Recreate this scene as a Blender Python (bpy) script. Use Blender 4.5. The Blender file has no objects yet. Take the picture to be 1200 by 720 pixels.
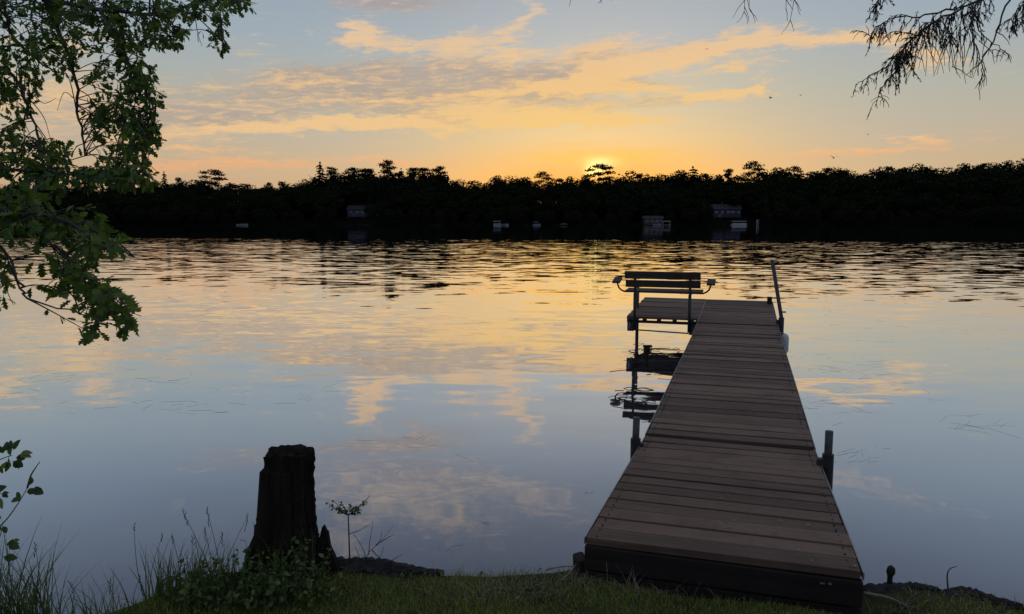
import bpy, math, random
import numpy as np
from mathutils import Vector, Matrix

rnd = random.Random(7)
npr = np.random.default_rng(11)
R = math.radians
scene = bpy.context.scene
col = scene.collection

# ------------------------------------------------------------------ camera
CAM_H = 2.1                      # camera height above the lake
FOC = 870.0                      # focal length in pixels of a 1200 px wide picture
PITCH = math.atan(100 / FOC)
cd = bpy.data.cameras.new('camera')
cam = bpy.data.objects.new('camera', cd)
col.objects.link(cam)
cam.location = (0, 0, CAM_H)
cam.rotation_euler = (math.pi / 2 - PITCH, 0, 0)
cd.sensor_width = 36.0
cd.lens = FOC / 1200 * 36.0
cd.clip_start = 0.05
cd.clip_end = 6000
scene.camera = cam
scene.view_settings.view_transform = 'Standard'
scene.view_settings.look = 'None'
scene.view_settings.gamma = 1
scene.view_settings.exposure = 0
scene.cycles.use_denoising = True
scene.cycles.max_bounces = 6
scene.cycles.transparent_max_bounces = 4
scene.cycles.sample_clamp_indirect = 4


def ray(px, py):
    u = (px - 600) / FOC
    v = (360 - py) / FOC
    return Vector((u, math.cos(PITCH) + v * math.sin(PITCH), -math.sin(PITCH) + v * math.cos(PITCH)))


def at(px, py, Y):
    """point seen at picture position (px, py) on the upright plane Y metres out"""
    d = ray(px, py)
    return Vector((0, 0, CAM_H)) + d * (Y / d.y)


def on(px, py, z):
    """point seen at picture position (px, py) at height z"""
    d = ray(px, py)
    return Vector((0, 0, CAM_H)) + d * ((z - CAM_H) / d.z)


def azel(px, py):
    d = ray(px, py).normalized()
    return math.degrees(math.atan2(d.x, d.y)), math.degrees(math.asin(d.z))


SUN_AZ, SUN_EL = azel(701, 199)


# ------------------------------------------------------------------ node helper
class S:
    """a float socket (or a constant) with arithmetic"""
    nt = None

    def __init__(self, s):
        self.s = s

    @staticmethod
    def op(kind, *args, clamp=False):
        n = S.nt.nodes.new('ShaderNodeMath')
        n.operation = kind
        n.use_clamp = clamp
        for i, a in enumerate(args):
            if isinstance(a, S):
                S.nt.links.new(a.s, n.inputs[i])
            else:
                n.inputs[i].default_value = a
        return S(n.outputs[0])

    def __add__(a, b): return S.op('ADD', a, b)
    def __radd__(a, b): return S.op('ADD', b, a)
    def __sub__(a, b): return S.op('SUBTRACT', a, b)
    def __rsub__(a, b): return S.op('SUBTRACT', b, a)
    def __mul__(a, b): return S.op('MULTIPLY', a, b)
    def __rmul__(a, b): return S.op('MULTIPLY', b, a)
    def __truediv__(a, b): return S.op('DIVIDE', a, b)


def step(x, a, b):
    n = S.nt.nodes.new('ShaderNodeMapRange')
    n.interpolation_type = 'SMOOTHSTEP'
    S.nt.links.new(x.s, n.inputs[0])
    n.inputs[1].default_value = a
    n.inputs[2].default_value = b
    n.inputs[3].default_value = 0
    n.inputs[4].default_value = 1
    return S(n.outputs[0])


def vec(x, y, z):
    n = S.nt.nodes.new('ShaderNodeCombineXYZ')
    for i, a in enumerate((x, y, z)):
        if isinstance(a, S):
            S.nt.links.new(a.s, n.inputs[i])
        else:
            n.inputs[i].default_value = a
    return n.outputs[0]


def noise(v, scale, detail=3, rough=0.55, out=0, dist=0.0):
    n = S.nt.nodes.new('ShaderNodeTexNoise')
    if v is not None:
        S.nt.links.new(v, n.inputs['Vector'])
    n.inputs['Scale'].default_value = scale
    n.inputs['Detail'].default_value = detail
    n.inputs['Roughness'].default_value = rough
    n.inputs['Distortion'].default_value = dist
    return n.outputs[out]


def ramp(fac, stops, interp='LINEAR'):
    n = S.nt.nodes.new('ShaderNodeValToRGB')
    n.color_ramp.interpolation = interp
    e = n.color_ramp.elements
    while len(e) < len(stops):
        e.new(0.5)
    for el, (p, c) in zip(e, stops):
        el.position = p
        el.color = (*c, 1) if len(c) == 3 else c
    S.nt.links.new(fac.s if isinstance(fac, S) else fac, n.inputs[0])
    return n.outputs[0]


def mix(fac, a, b, mode='MIX'):
    n = S.nt.nodes.new('ShaderNodeMix')
    n.data_type = 'RGBA'
    n.blend_type = mode
    n.clamp_factor = True
    if isinstance(fac, S):
        S.nt.links.new(fac.s, n.inputs[0])
    else:
        n.inputs[0].default_value = fac
    for i, c in ((6, a), (7, b)):
        if isinstance(c, tuple):
            n.inputs[i].default_value = (*c, 1)
        else:
            S.nt.links.new(c, n.inputs[i])
    return n.outputs[2]


def lin(h):
    h = h.lstrip('#')
    o = []
    for i in (0, 2, 4):
        c = int(h[i:i + 2], 16) / 255
        o.append(c / 12.92 if c <= 0.04045 else ((c + 0.055) / 1.055) ** 2.4)
    return tuple(o)


# ------------------------------------------------------------------ sky
def build_sky():
    w = bpy.data.worlds.new('World')
    scene.world = w
    w.use_nodes = True
    nt = w.node_tree
    S.nt = nt
    bg = nt.nodes['Background']
    tc = nt.nodes.new('ShaderNodeTexCoord')
    sp = nt.nodes.new('ShaderNodeSeparateXYZ')
    nt.links.new(tc.outputs['Generated'], sp.inputs[0])
    x, y, z = (S(o) for o in sp.outputs)
    DEG = 180 / math.pi
    az = S.op('ARCTAN2', x, y) * DEG
    el = S.op('ARCSINE', S.op('ABSOLUTE', z)) * DEG
    # clear-air gradient: towards the sunset and away from it
    t = el / 60.0
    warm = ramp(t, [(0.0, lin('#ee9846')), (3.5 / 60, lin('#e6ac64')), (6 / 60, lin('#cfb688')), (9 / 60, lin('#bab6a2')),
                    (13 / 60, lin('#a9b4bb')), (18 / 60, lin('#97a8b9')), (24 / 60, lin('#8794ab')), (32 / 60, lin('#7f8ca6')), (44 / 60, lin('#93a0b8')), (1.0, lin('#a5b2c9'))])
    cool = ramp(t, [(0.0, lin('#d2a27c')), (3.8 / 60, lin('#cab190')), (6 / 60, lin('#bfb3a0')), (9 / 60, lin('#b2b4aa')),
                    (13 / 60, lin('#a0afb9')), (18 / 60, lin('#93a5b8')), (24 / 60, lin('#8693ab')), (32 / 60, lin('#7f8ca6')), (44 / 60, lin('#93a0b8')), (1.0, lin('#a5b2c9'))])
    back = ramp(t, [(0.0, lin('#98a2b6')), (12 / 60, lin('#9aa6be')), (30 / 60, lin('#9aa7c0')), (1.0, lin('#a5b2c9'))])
    daz = S.op('ABSOLUTE', az - SUN_AZ)
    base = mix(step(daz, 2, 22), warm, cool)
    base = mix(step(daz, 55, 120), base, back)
    sky = nt.nodes.new('ShaderNodeTexSky')
    sky.sky_type = 'NISHITA'
    sky.sun_disc = False
    sky.sun_elevation = R(SUN_EL)
    sky.sun_rotation = R(SUN_AZ)
    sky.air_density = 1.0
    sky.dust_density = 2.0
    sky.ozone_density = 2.0
    nish = mix(1.0, sky.outputs[0], (0.1, 0.1, 0.1), 'MULTIPLY')
    base = mix(0.12, base, nish)

    # glow of the low sun behind the tree tops
    def gauss(ca, ce, ra, re, rot=0.0, A=az, E=el):
        c, s = math.cos(R(rot)), math.sin(R(rot))
        da, de = A - ca, E - ce
        u = (da * c + de * s) / ra
        v = (de * c - da * s) / re
        return S.op('EXPONENT', (u * u + v * v) * -1.0)
    glow_wide = gauss(SUN_AZ, 2.4, 9, 2.8)
    base = mix(glow_wide * 0.60, base, lin('#f7ad44'))

    # clouds: patches in the sky, edges torn by warped streaky noise
    wx = S(noise(vec(az * 0.07, el * 0.30, 0.0), 1.6, 3, 0.6)) - 0.5
    wy = S(noise(vec(az * 0.07 + 7.3, el * 0.30 + 3.1, 1.7), 1.6, 3, 0.6)) - 0.5
    wf = S(noise(vec(az * 0.22, el * 0.62, 4.0), 2.2, 5, 0.65)) - 0.5
    wg = S(noise(vec(az * 0.22 + 3.0, el * 0.62, 8.0), 2.2, 5, 0.65)) - 0.5
    A = az + wx * 7.0 + wg * 5.0
    E = el + wy * 1.9 + wf * 1.7

    def blobs(lst, wid=1.0):
        tot = None
        for (px, py, rx, ry, rot, k) in lst:
            ca, ce = azel(px, py)
            g = gauss(ca, ce, rx / 15.2, ry * wid / 15.2, rot, A, E) * k
            tot = g if tot is None else tot + g
        return tot
    # thick mauve middles of the cloud and the gold lit streaks round them
    grey = blobs([(330, 112, 150, 20, 4, 0.9), (395, 88, 85, 11, 3, 1.0), (490, 112, 110, 16, 0, 0.9), (560, 84, 110, 13, -3, 0.9), (520, 138, 60, 9, -6, 0.8), (630, 112, 80, 11, 0, 0.8),
                  (455, 0, 75, 13, 0, 1.0), (706, 70, 20, 15, 0, 1.1), (660, 88, 70, 10, 4, 0.8), (250, 138, 100, 9, 4, 0.8), (470, -60, 150, 40, 10, 0.8), (240, -40, 80, 18, 0, 0.5), (80, 125, 90, 30, 0, 0.6), (780, 60, 90, 10, 6, 0.7), (730, 98, 60, 8, 0, 0.8), (780, 118, 80, 6, 0, 0.5), (870, 52, 60, 7, 5, 0.5), (700, 128, 80, 6, 0, 0.5)])
    lit = blobs([(300, 150, 150, 5.0, 4.5, 1.2), (420, 141, 70, 4, 2, 0.9), (510, 150, 55, 4.5, -6, 1.15), (600, 137, 60, 7, -2, 1.1), (690, 144, 110, 4.5, 0, 1.25), (670, 132, 70, 5, 6, 0.8), (560, 126, 50, 4, 3, 0.7),
                 (425, 44, 40, 9, -8, 0.9), (500, 52, 60, 6, 0, 0.9), (560, 44, 40, 7, 20, 0.7), (612, 28, 50, 8, 48, 0.95), (408, 38, 12, 9, -40, 0.7), (600, 66, 90, 6, 4, 0.8),
                 (660, 98, 60, 4, 6, 0.8), (720, 84, 70, 5, 10, 0.9), (700, 60, 60, 7, 12, 0.7), (800, 68, 90, 5, 10, 1.0), (820, 52, 90, 6, 6, 0.9), (950, 48, 100, 6, 1, 1.0), (1010, 46, 50, 4, -4, 0.7), (860, 77, 60, 3.5, 4, 0.9), (640, 107, 120, 3.5, 2, 0.9), (760, 105, 70, 4.5, -5, 1.0), (845, 113, 45, 4, 4, 1.1), (884, 103, 22, 5, 36, 1.05), (1080, 66, 60, 6, -14, 0.85),
                 (470, 118, 120, 3.5, 2, 0.6), (330, 96, 120, 3, 4, 0.5), (250, 122, 80, 3, 3, 0.5), (215, 170, 60, 3, 0, 0.9), (230, 193, 80, 8, 3, 0.85), (350, 191, 60, 5, 3, 0.7), (460, 190, 55, 3.5, -4, 0.9), (560, 191, 60, 3, 0, 0.8), (725, 183, 90, 4, -2, 1.1), (770, 176, 60, 2.5, -3, 0.9), (640, 184, 40, 3, 0, 0.9),
                 (670, 168, 60, 2.5, 4, 0.7), (1072, 158, 36, 2.5, -4, 1.0), (1040, 174, 75, 3.5, 3, 1.0), (868, 161, 30, 2, -14, 0.6), (920, 179, 60, 3, 0, 0.7), (60, 112, 50, 18, 0, 0.7), (300, 60, 30, 20, 60, 0.25),
                 (470, -110, 120, 22, 15, 0.7), (400, -190, 60, 14, 60, 0.7), (620, -90, 90, 12, 20, 0.6), (-20, 60, 16, 12, 0, 0.9), (90, 52, 24, 12, 0, 0.7), (1010, -60, 150, 8, 8, 0.5), (830, -40, 130, 12, 10, 0.5)], 1.6)
    fine = S(noise(vec(az * 0.17 + wx * 0.9 + wg * 0.5, el * 0.85 + wy * 1.3 + wf * 0.5, 9.0), 2.0, 7, 0.64)) - 0.5
    grain = S(noise(vec(az * 0.42 + wg * 2.0 - el * 0.25, el * 1.5 + wf * 2.0 - az * 0.05, 2.0), 2.0, 6, 0.64)) - 0.5
    fibre = S(noise(vec(az * 0.35 + el * 0.30 + wg, el * 2.6 - az * 0.22 + wf * 1.5, 6.0), 2.0, 5, 0.6)) - 0.5
    nz = fine * 1.9 + grain * 1.1
    near_sun = S.op('EXPONENT', (daz * daz) * (-1 / 150.0)) * step(el, 13, 3)
    high = step(el, 10, 19)
    mauve = mix(near_sun, lin('#ae9f94'), lin('#cfa672'))
    mauve = mix(high, mauve, lin('#a49c9e'))
    gold = mix(near_sun, lin('#f0c690'), lin('#ffd070'))
    gold = mix(high, gold, lin('#d6c4b4'))
    gold = mix(step(el, 6.5, 3.8) * (1.0 - near_sun), gold, lin('#f0b07c'))
    mottle = step(fine * 0.9 + grain + fibre * 0.7, -0.12, 0.45)
    mauve = mix(mottle * 0.75, mauve, gold)
    d_g = step(grey + nz * 0.55, 0.05, 1.25)
    d_l = step(lit * 1.15 + nz * 0.80 + fibre * 1.9 + grey * 0.25, 0.24, 1.50)
    veil = step(grey * 0.7 + lit * 0.7 + nz * 0.3, 0.0, 1.2)
    fade = 1.0 - 0.85 * step(el, 22, 31)
    c = mix(veil * 0.20 * fade, base, mix(0.5, gold, mauve))
    c = mix(d_g * 0.80 * fade, c, mauve)
    c = mix(d_l * 0.90 * fade, c, gold)
    # the brightest patch where the sun stands, and its rim of lit cloud
    g2 = gauss(SUN_AZ + 0.5, SUN_EL + 0.80, 4.6, 0.55, 0, az + wf * 2.0, el + wg * 0.8)
    c = mix(g2 * 0.85, c, (1.10, 0.60, 0.12))
    g4 = gauss(SUN_AZ + 0.1, SUN_EL + 0.55, 1.1, 0.40, 0, az + wf * 1.0, el + wg * 0.4)
    c = mix(g4 * 0.9, c, (1.25, 1.0, 0.38))
    g3 = gauss(SUN_AZ - 0.25, SUN_EL - 0.05, 0.55, 0.32, 0, az, el)
    c = mix(g3, c, (3.0, 2.1, 0.60))
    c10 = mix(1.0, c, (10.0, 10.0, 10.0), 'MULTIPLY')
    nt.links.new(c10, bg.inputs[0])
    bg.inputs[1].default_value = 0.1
    w.cycles.sampling_method = 'MANUAL'
    w.cycles.sample_map_resolution = 512


build_sky()
sd = bpy.data.lights.new('sun', 'SUN')
sd.energy = 2.0
sd.angle = R(0.5)
sd.color = (1.0, 0.62, 0.30)
so = bpy.data.objects.new('sun', sd)
col.objects.link(so)
dirv = Vector((math.sin(R(SUN_AZ)) * math.cos(R(SUN_EL - 1.3)), math.cos(R(SUN_AZ)) * math.cos(R(SUN_EL - 1.3)), math.sin(R(SUN_EL - 1.3))))
so.rotation_euler = dirv.to_track_quat('Z', 'Y').to_euler()
so.location = dirv * 50


# ------------------------------------------------------------------ mesh helpers
class MB:
    def __init__(self):
        self.v, self.f = [], []

    def box(self, c, size, M=None, jit=0.0):
        b = len(self.v)
        for dz in (-.5, .5):
            for dx, dy in ((-.5, -.5), (.5, -.5), (.5, .5), (-.5, .5)):
                p = Vector((dx * size[0], dy * size[1], dz * size[2]))
                if jit:
                    p += Vector((rnd.uniform(-jit, jit), rnd.uniform(-jit, jit), rnd.uniform(-jit, jit)))
                p = (M @ p) if M is not None else p
                self.v.append(tuple(p + Vector(c)))
        for q in ((0, 3, 2, 1), (4, 5, 6, 7), (0, 1, 5, 4), (1, 2, 6, 5), (2, 3, 7, 6), (3, 0, 4, 7)):
            self.f.append(tuple(b + i for i in q))
        return self

    def tube(self, pts, radii, n=8, cap=True):
        pts = [Vector(p) for p in pts]
        if not hasattr(radii, '__len__'):
            radii = [radii] * len(pts)
        b = len(self.v)
        up = None
        for i, p in enumerate(pts):
            d = (pts[min(i + 1, len(pts) - 1)] - pts[max(i - 1, 0)])
            d = d.normalized() if d.length > 1e-9 else Vector((0, 0, 1))
            if up is None:
                up = d.orthogonal().normalized()
            else:
                up = (up - d * up.dot(d))
                up = up.normalized() if up.length > 1e-6 else d.orthogonal().normalized()
            s = d.cross(up)
            for k in range(n):
                a = 2 * math.pi * k / n
                self.v.append(tuple(p + (up * math.cos(a) + s * math.sin(a)) * radii[i]))
        for i in range(len(pts) - 1):
            for k in range(n):
                k2 = (k + 1) % n
                self.f.append((b + i * n + k, b + i * n + k2, b + (i + 1) * n + k2, b + (i + 1) * n + k))
        if cap:
            self.f.append(tuple(b + k for k in reversed(range(n))))
            self.f.append(tuple(b + (len(pts) - 1) * n + k for k in range(n)))
        return self

    def poly(self, pts):
        b = len(self.v)
        self.v += [tuple(p) for p in pts]
        self.f.append(tuple(range(b, b + len(pts))))
        return self

    def build(self, name, mat, parent=None, smooth=False, bevel=0.0):
        me = bpy.data.meshes.new(name)
        me.from_pydata(self.v, [], self.f)
        me.update()
        return link(name, me, mat, parent, smooth, bevel)


def link(name, me, mat, parent=None, smooth=False, bevel=0.0):
    if mat is not None:
        me.materials.append(mat)
    if smooth:
        me.polygons.foreach_set('use_smooth', [True] * len(me.polygons))
    o = bpy.data.objects.new(name, me)
    col.objects.link(o)
    if parent is not None:
        o.parent = parent
    if bevel:
        m = o.modifiers.new('bevel', 'BEVEL')
        m.width = bevel
        m.segments = 2
        m.limit_method = 'ANGLE'
    return o


def np_mesh(name, V, F):
    """V (n,3), F (m,k): every face has k corners"""
    me = bpy.data.meshes.new(name)
    V = np.asarray(V, dtype=np.float32)
    F = np.asarray(F, dtype=np.int32)
    k = F.shape[1]
    me.vertices.add(len(V))
    me.vertices.foreach_set('co', V.ravel())
    me.loops.add(F.size)
    me.loops.foreach_set('vertex_index', F.ravel())
    me.polygons.add(len(F))
    me.polygons.foreach_set('loop_start', np.arange(0, F.size, k, dtype=np.int32))
    try:
        me.polygons.foreach_set('loop_total', np.full(len(F), k, dtype=np.int32))
    except Exception:
        pass
    me.update(calc_edges=True)
    me.validate()
    return me


def tag(o, label=None, cat=None, group=None, kind=None):
    if label:
        o['label'] = label
    if cat:
        o['category'] = cat
    if group:
        o['group'] = group
    if kind:
        o['kind'] = kind
    return o


def thing(name, label, cat, loc=(0, 0, 0), rz=0.0, group=None):
    o = bpy.data.objects.new(name, None)
    o.empty_display_size = 0.1
    col.objects.link(o)
    o.location = loc
    o.rotation_euler = (0, 0, rz)
    return tag(o, label, cat, group)


# ------------------------------------------------------------------ materials
def material(name):
    m = bpy.data.materials.new(name)
    m.use_nodes = True
    S.nt = m.node_tree
    return m, m.node_tree, m.node_tree.nodes['Principled BSDF']


def simple(name, base, rough=0.7, var=0.3, scale=8.0, metal=0.0, spec=0.4, stretch=(1, 1, 1), bump=0.0, bscale=40.0):
    m, nt, b = material(name)
    tc = nt.nodes.new('ShaderNodeTexCoord')
    mp = nt.nodes.new('ShaderNodeMapping')
    mp.inputs['Scale'].default_value = stretch
    nt.links.new(tc.outputs['Object'], mp.inputs[0])
    nz = noise(mp.outputs[0], scale, 5, 0.6)
    lo = tuple(c * (1 - var) for c in base)
    hi = tuple(min(1, c * (1 + var)) for c in base)
    nt.links.new(ramp(nz, [(0.3, lo), (0.7, hi)]), b.inputs['Base Color'])
    b.inputs['Roughness'].default_value = rough
    b.inputs['Metallic'].default_value = metal
    b.inputs['Specular IOR Level'].default_value = spec
    if bump:
        bn = nt.nodes.new('ShaderNodeBump')
        bn.inputs['Strength'].default_value = bump
        bn.inputs['Distance'].default_value = 0.01
        nt.links.new(noise(mp.outputs[0], bscale, 4, 0.6), bn.inputs['Height'])
        nt.links.new(bn.outputs[0], b.inputs['Normal'])
    return m


def wood(name, base, rough=0.6, along='X', island=0.35):
    """weathered board: grain along the board, each board its own tone"""
    m, nt, b = material(name)
    tc = nt.nodes.new('ShaderNodeTexCoord')
    geo = nt.nodes.new('ShaderNodeNewGeometry')
    isl = S(geo.outputs['Random Per Island'])
    sp = nt.nodes.new('ShaderNodeSeparateXYZ')
    nt.links.new(tc.outputs['Object'], sp.inputs[0])
    x, y, z = (S(o) for o in sp.outputs)
    if along == 'X':
        v = vec(x * 1.6 + isl * 37, y * 38, z * 38)
    else:
        v = vec(x * 38, y * 1.6 + isl * 37, z * 38)
    grain = S(noise(v, 1.0, 6, 0.68))
    blot = S(noise(vec(x * 2.2, y * 2.2, isl * 9), 1.0, 5, 0.65))
    stain = step(blot, 0.46, 0.66)
    tone = (0.60 + (grain - 0.5) * 2.2) + (isl - 0.5) * island * 2
    dark = tuple(c * 0.42 for c in base)
    c = mix(S.op('ADD', tone, 0.0, clamp=True), dark, tuple(min(1, v_ * 1.35) for v_ in base))
    c = mix(stain * 0.55, c, tuple(v_ * 0.45 for v_ in base))
    # pale worn flecks
    fl = step(S(noise(vec(x * 26, y * 60, isl * 5), 1.0, 3, 0.6)), 0.70, 0.78)
    c = mix(fl * 0.35, c, tuple(min(1, v_ * 2.0 + 0.03) for v_ in base))
    nt.links.new(c, b.inputs['Base Color'])
    nt.links.new((rough + (grain - 0.5) * 0.35).s, b.inputs['Roughness'])
    b.inputs['Specular IOR Level'].default_value = 0.2
    bn = nt.nodes.new('ShaderNodeBump')
    bn.inputs['Strength'].default_value = 0.5
    bn.inputs['Distance'].default_value = 0.004
    nt.links.new(grain.s, bn.inputs['Height'])
    nt.links.new(bn.outputs[0], b.inputs['Normal'])
    return m


def leafy(name, base, tip=None, trans=0.35, rough=0.5, seed_scale=1.0):
    m, nt, b = material(name)
    geo = nt.nodes.new('ShaderNodeNewGeometry')
    isl = S(geo.outputs['Random Per Island'])
    tip = tip or tuple(c * 1.7 for c in base)
    c = ramp(isl, [(0.0, tuple(v * 0.6 for v in base)), (0.5, base), (1.0, tip)])
    nt.links.new(c, b.inputs['Base Color'])
    b.inputs['Roughness'].default_value = rough
    b.inputs['Specular IOR Level'].default_value = 0.0 if trans == 0 else 0.25
    out = nt.nodes['Material Output']
    if trans > 0:
        tr = nt.nodes.new('ShaderNodeBsdfTranslucent')
        nt.links.new(mix(1.0, c, (1.5, 1.7, 0.7), 'MULTIPLY'), tr.inputs[0])
        ms = nt.nodes.new('ShaderNodeMixShader')
        ms.inputs[0].default_value = trans
        nt.links.new(b.outputs[0], ms.inputs[1])
        nt.links.new(tr.outputs[0], ms.inputs[2])
        nt.links.new(ms.outputs[0], out.inputs[0])
    return m


M = {}
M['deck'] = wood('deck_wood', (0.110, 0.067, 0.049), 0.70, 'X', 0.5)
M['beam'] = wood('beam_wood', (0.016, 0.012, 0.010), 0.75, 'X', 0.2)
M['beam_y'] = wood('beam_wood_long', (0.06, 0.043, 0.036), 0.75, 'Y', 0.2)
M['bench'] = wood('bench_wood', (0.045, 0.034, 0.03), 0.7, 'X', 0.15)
M['alu'] = simple('worn_aluminium', (0.26, 0.26, 0.27), 0.5, 0.25, 14, 0.9)
M['pipe'] = simple('dull_galvanised_pipe', (0.05, 0.05, 0.052), 0.55, 0.4, 20, 0.6)
M['bracket'] = simple('dark_cast_bracket', (0.035, 0.034, 0.034), 0.6, 0.4, 24, 0.5)
M['vinyl'] = simple('weathered_white_vinyl', (0.36, 0.37, 0.39), 0.45, 0.15, 10)
M['rope'] = simple('grey_rope', (0.18, 0.16, 0.13), 0.9, 0.3, 60)
M['bark'] = simple('oak_bark', (0.045, 0.036, 0.028), 0.95, 0.5, 9, stretch=(1, 1, 0.3), bump=0.8, bscale=18)
M['stump'] = simple('rotten_stump_wood', (0.013, 0.010, 0.008), 0.97, 0.6, 14, stretch=(1, 1, 0.18), spec=0.1, bump=1.0, bscale=30)
M['twig'] = simple('twig_bark', (0.03, 0.024, 0.02), 0.9, 0.4, 30)
M['drytwig'] = simple('dry_twig', (0.16, 0.13, 0.10), 0.9, 0.4, 30)
M['oak_leaf'] = leafy('oak_leaf', (0.058, 0.098, 0.020), (0.115, 0.16, 0.030), 0.45)
M['conifer_leaf'] = leafy('conifer_needles', (0.018, 0.026, 0.016), None, 0.12)
M['grass'] = leafy('lawn_grass', (0.155, 0.180, 0.038), (0.27, 0.27, 0.085), 0.45)
M['tallgrass'] = leafy('tall_grass_blade', (0.060, 0.095, 0.036), (0.12, 0.15, 0.065), 0.35)
M['herb'] = leafy('weed_leaf', (0.060, 0.095, 0.026), (0.13, 0.16, 0.05), 0.35)
M['shrub_leaf'] = leafy('shrub_leaf', (0.060, 0.095, 0.030), (0.16, 0.19, 0.06), 0.35)
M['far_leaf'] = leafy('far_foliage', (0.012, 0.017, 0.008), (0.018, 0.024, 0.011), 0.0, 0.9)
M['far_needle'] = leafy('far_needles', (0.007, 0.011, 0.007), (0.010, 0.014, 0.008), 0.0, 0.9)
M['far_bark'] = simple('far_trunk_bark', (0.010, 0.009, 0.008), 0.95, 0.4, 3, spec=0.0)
M['mud'] = simple('wet_mud_log', (0.011, 0.009, 0.007), 0.85, 0.6, 16, bump=1.0, bscale=30)
M['siding'] = simple('blue_grey_siding', (0.045, 0.052, 0.075), 0.7, 0.15, 2, spec=0.05)
M['siding_tan'] = simple('tan_siding', (0.046, 0.040, 0.036), 0.7, 0.15, 2, spec=0.05)
M['siding_dark'] = simple('purple_grey_siding', (0.032, 0.030, 0.05), 0.7, 0.15, 2, spec=0.05)
M['shingle'] = simple('dark_shingle', (0.045, 0.042, 0.045), 0.9, 0.3, 3, spec=0.05)
M['white'] = simple('white_gelcoat', (0.14, 0.15, 0.165), 0.35, 0.08, 2, spec=0.05)
M['canvas_blue'] = simple('blue_canvas', (0.14, 0.16, 0.26), 0.8, 0.15, 2, spec=0.05)
M['canvas'] = simple('pale_canvas', (0.16, 0.165, 0.175), 0.8, 0.15, 2, spec=0.05)
M['brown'] = simple('brown_canvas', (0.16, 0.12, 0.09), 0.8, 0.2, 2, spec=0.05)
M['glass'] = simple('window_glass', (0.06, 0.07, 0.09), 0.08, 0.05, 2)
M['feather'] = simple('dark_feather', (0.03, 0.03, 0.03), 0.8, 0.2, 30)


def water_material():
    m, nt, b = material('lake_water')
    nt.nodes.remove(b)
    geo = nt.nodes.new('ShaderNodeNewGeometry')
    sp = nt.nodes.new('ShaderNodeSeparateXYZ')
    nt.links.new(geo.outputs['Position'], sp.inputs[0])
    x, y, z = (S(o) for o in sp.outputs)
    # wind: glassy by the bank, ruffled further out, glassy again under the far trees
    patch = S(noise(vec(x * 0.02, y * 0.05, 0.0), 1.0, 3, 0.55)) - 0.5
    ye = y * (1.0 + patch * 0.9) + x * 0.05
    ruff = step(ye, 11, 34) * (1.0 - step(ye, 56, 112))

    def slopes(vx, vy, scale, detail, rough):
        n = noise(vec(x * vx, y * vy, 0.0), scale, detail, rough, out=1)
        s = nt.nodes.new('ShaderNodeSeparateColor')
        nt.links.new(n, s.inputs[0])
        return S(s.outputs[0]) - 0.5, S(s.outputs[1]) - 0.5
    ax, ay = slopes(0.55, 1.5, 1.0, 2, 0.5)          # slow swell
    bx, by = slopes(1.1, 2.6, 1.0, 2, 0.5)           # ripples
    cx, cy = slopes(0.13, 0.42, 1.0, 2, 0.5)         # long soft undulations
    ex, ey = slopes(1.1, 1.6, 1.0, 3, 0.6)         # wave trains further out
    mid = step(ye, 5.6, 11) * (1.0 - step(ye, 70, 110))
    gust = step(S(noise(vec(x * 0.06, y * 0.11, 3.0), 1.0, 3, 0.6)), 0.35, 0.65)
    fx_, fy_ = slopes(0.45, 0.85, 1.0, 3, 0.65)
    far_r = step(ye, 22, 42) * (1.0 - step(ye, 60, 112))
    k_a = 0.020 + mid * 0.022 + ruff * 0.030
    k_b = 0.014 + mid * (0.026 + gust * 0.040) + ruff * 0.050
    sx = ax * k_a * 0.6 + bx * k_b * 0.5 + cx * 0.012
    sy0 = ay * k_a + by * k_b + cy * 0.028 + ey * ruff * 0.105 + fy_ * far_r * 0.11
    # where it is ruffled mostly the near faces of the wavelets can be seen
    sy = sy0 - ruff * 0.004
    nv = nt.nodes.new('ShaderNodeVectorMath')
    nv.operation = 'NORMALIZE'
    nt.links.new(vec(sx, sy, 1.0), nv.inputs[0])
    gl = nt.nodes.new('ShaderNodeBsdfGlossy')
    gl.inputs['Color'].default_value = (0.96, 0.97, 1.0, 1)
    gl.inputs['Roughness'].default_value = 0.02
    nt.links.new(nv.outputs[0], gl.inputs['Normal'])
    df = nt.nodes.new('ShaderNodeBsdfDiffuse')
    df.inputs['Color'].default_value = (0.012, 0.016, 0.022, 1)
    lw = nt.nodes.new('ShaderNodeLayerWeight')
    lw.inputs['Blend'].default_value = 0.5
    fr = nt.nodes.new('ShaderNodeMapRange')
    fr.interpolation_type = 'SMOOTHSTEP'
    nt.links.new(lw.outputs['Facing'], fr.inputs[0])
    for i_, v_ in enumerate((0.385, 0.95, 0.07, 0.96)):
        fr.inputs[i_ + 1].default_value = v_
    ms = nt.nodes.new('ShaderNodeMixShader')
    nt.links.new(fr.outputs[0], ms.inputs[0])
    nt.links.new(df.outputs[0], ms.inputs[1])
    nt.links.new(gl.outputs[0], ms.inputs[2])
    nt.links.new(ms.outputs[0], nt.nodes['Material Output'].inputs[0])
    return m


def soil_material():
    m, nt, b = material('bank_soil')
    geo = nt.nodes.new('ShaderNodeNewGeometry')
    n1 = noise(geo.outputs['Position'], 3.0, 6, 0.65)
    c = ramp(n1, [(0.3, (0.016, 0.014, 0.010)), (0.55, (0.045, 0.050, 0.018)), (0.75, (0.060, 0.068, 0.022))])
    nt.links.new(c, b.inputs['Base Color'])
    b.inputs['Roughness'].default_value = 0.95
    b.inputs['Specular IOR Level'].default_value = 0.1
    return m


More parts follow.
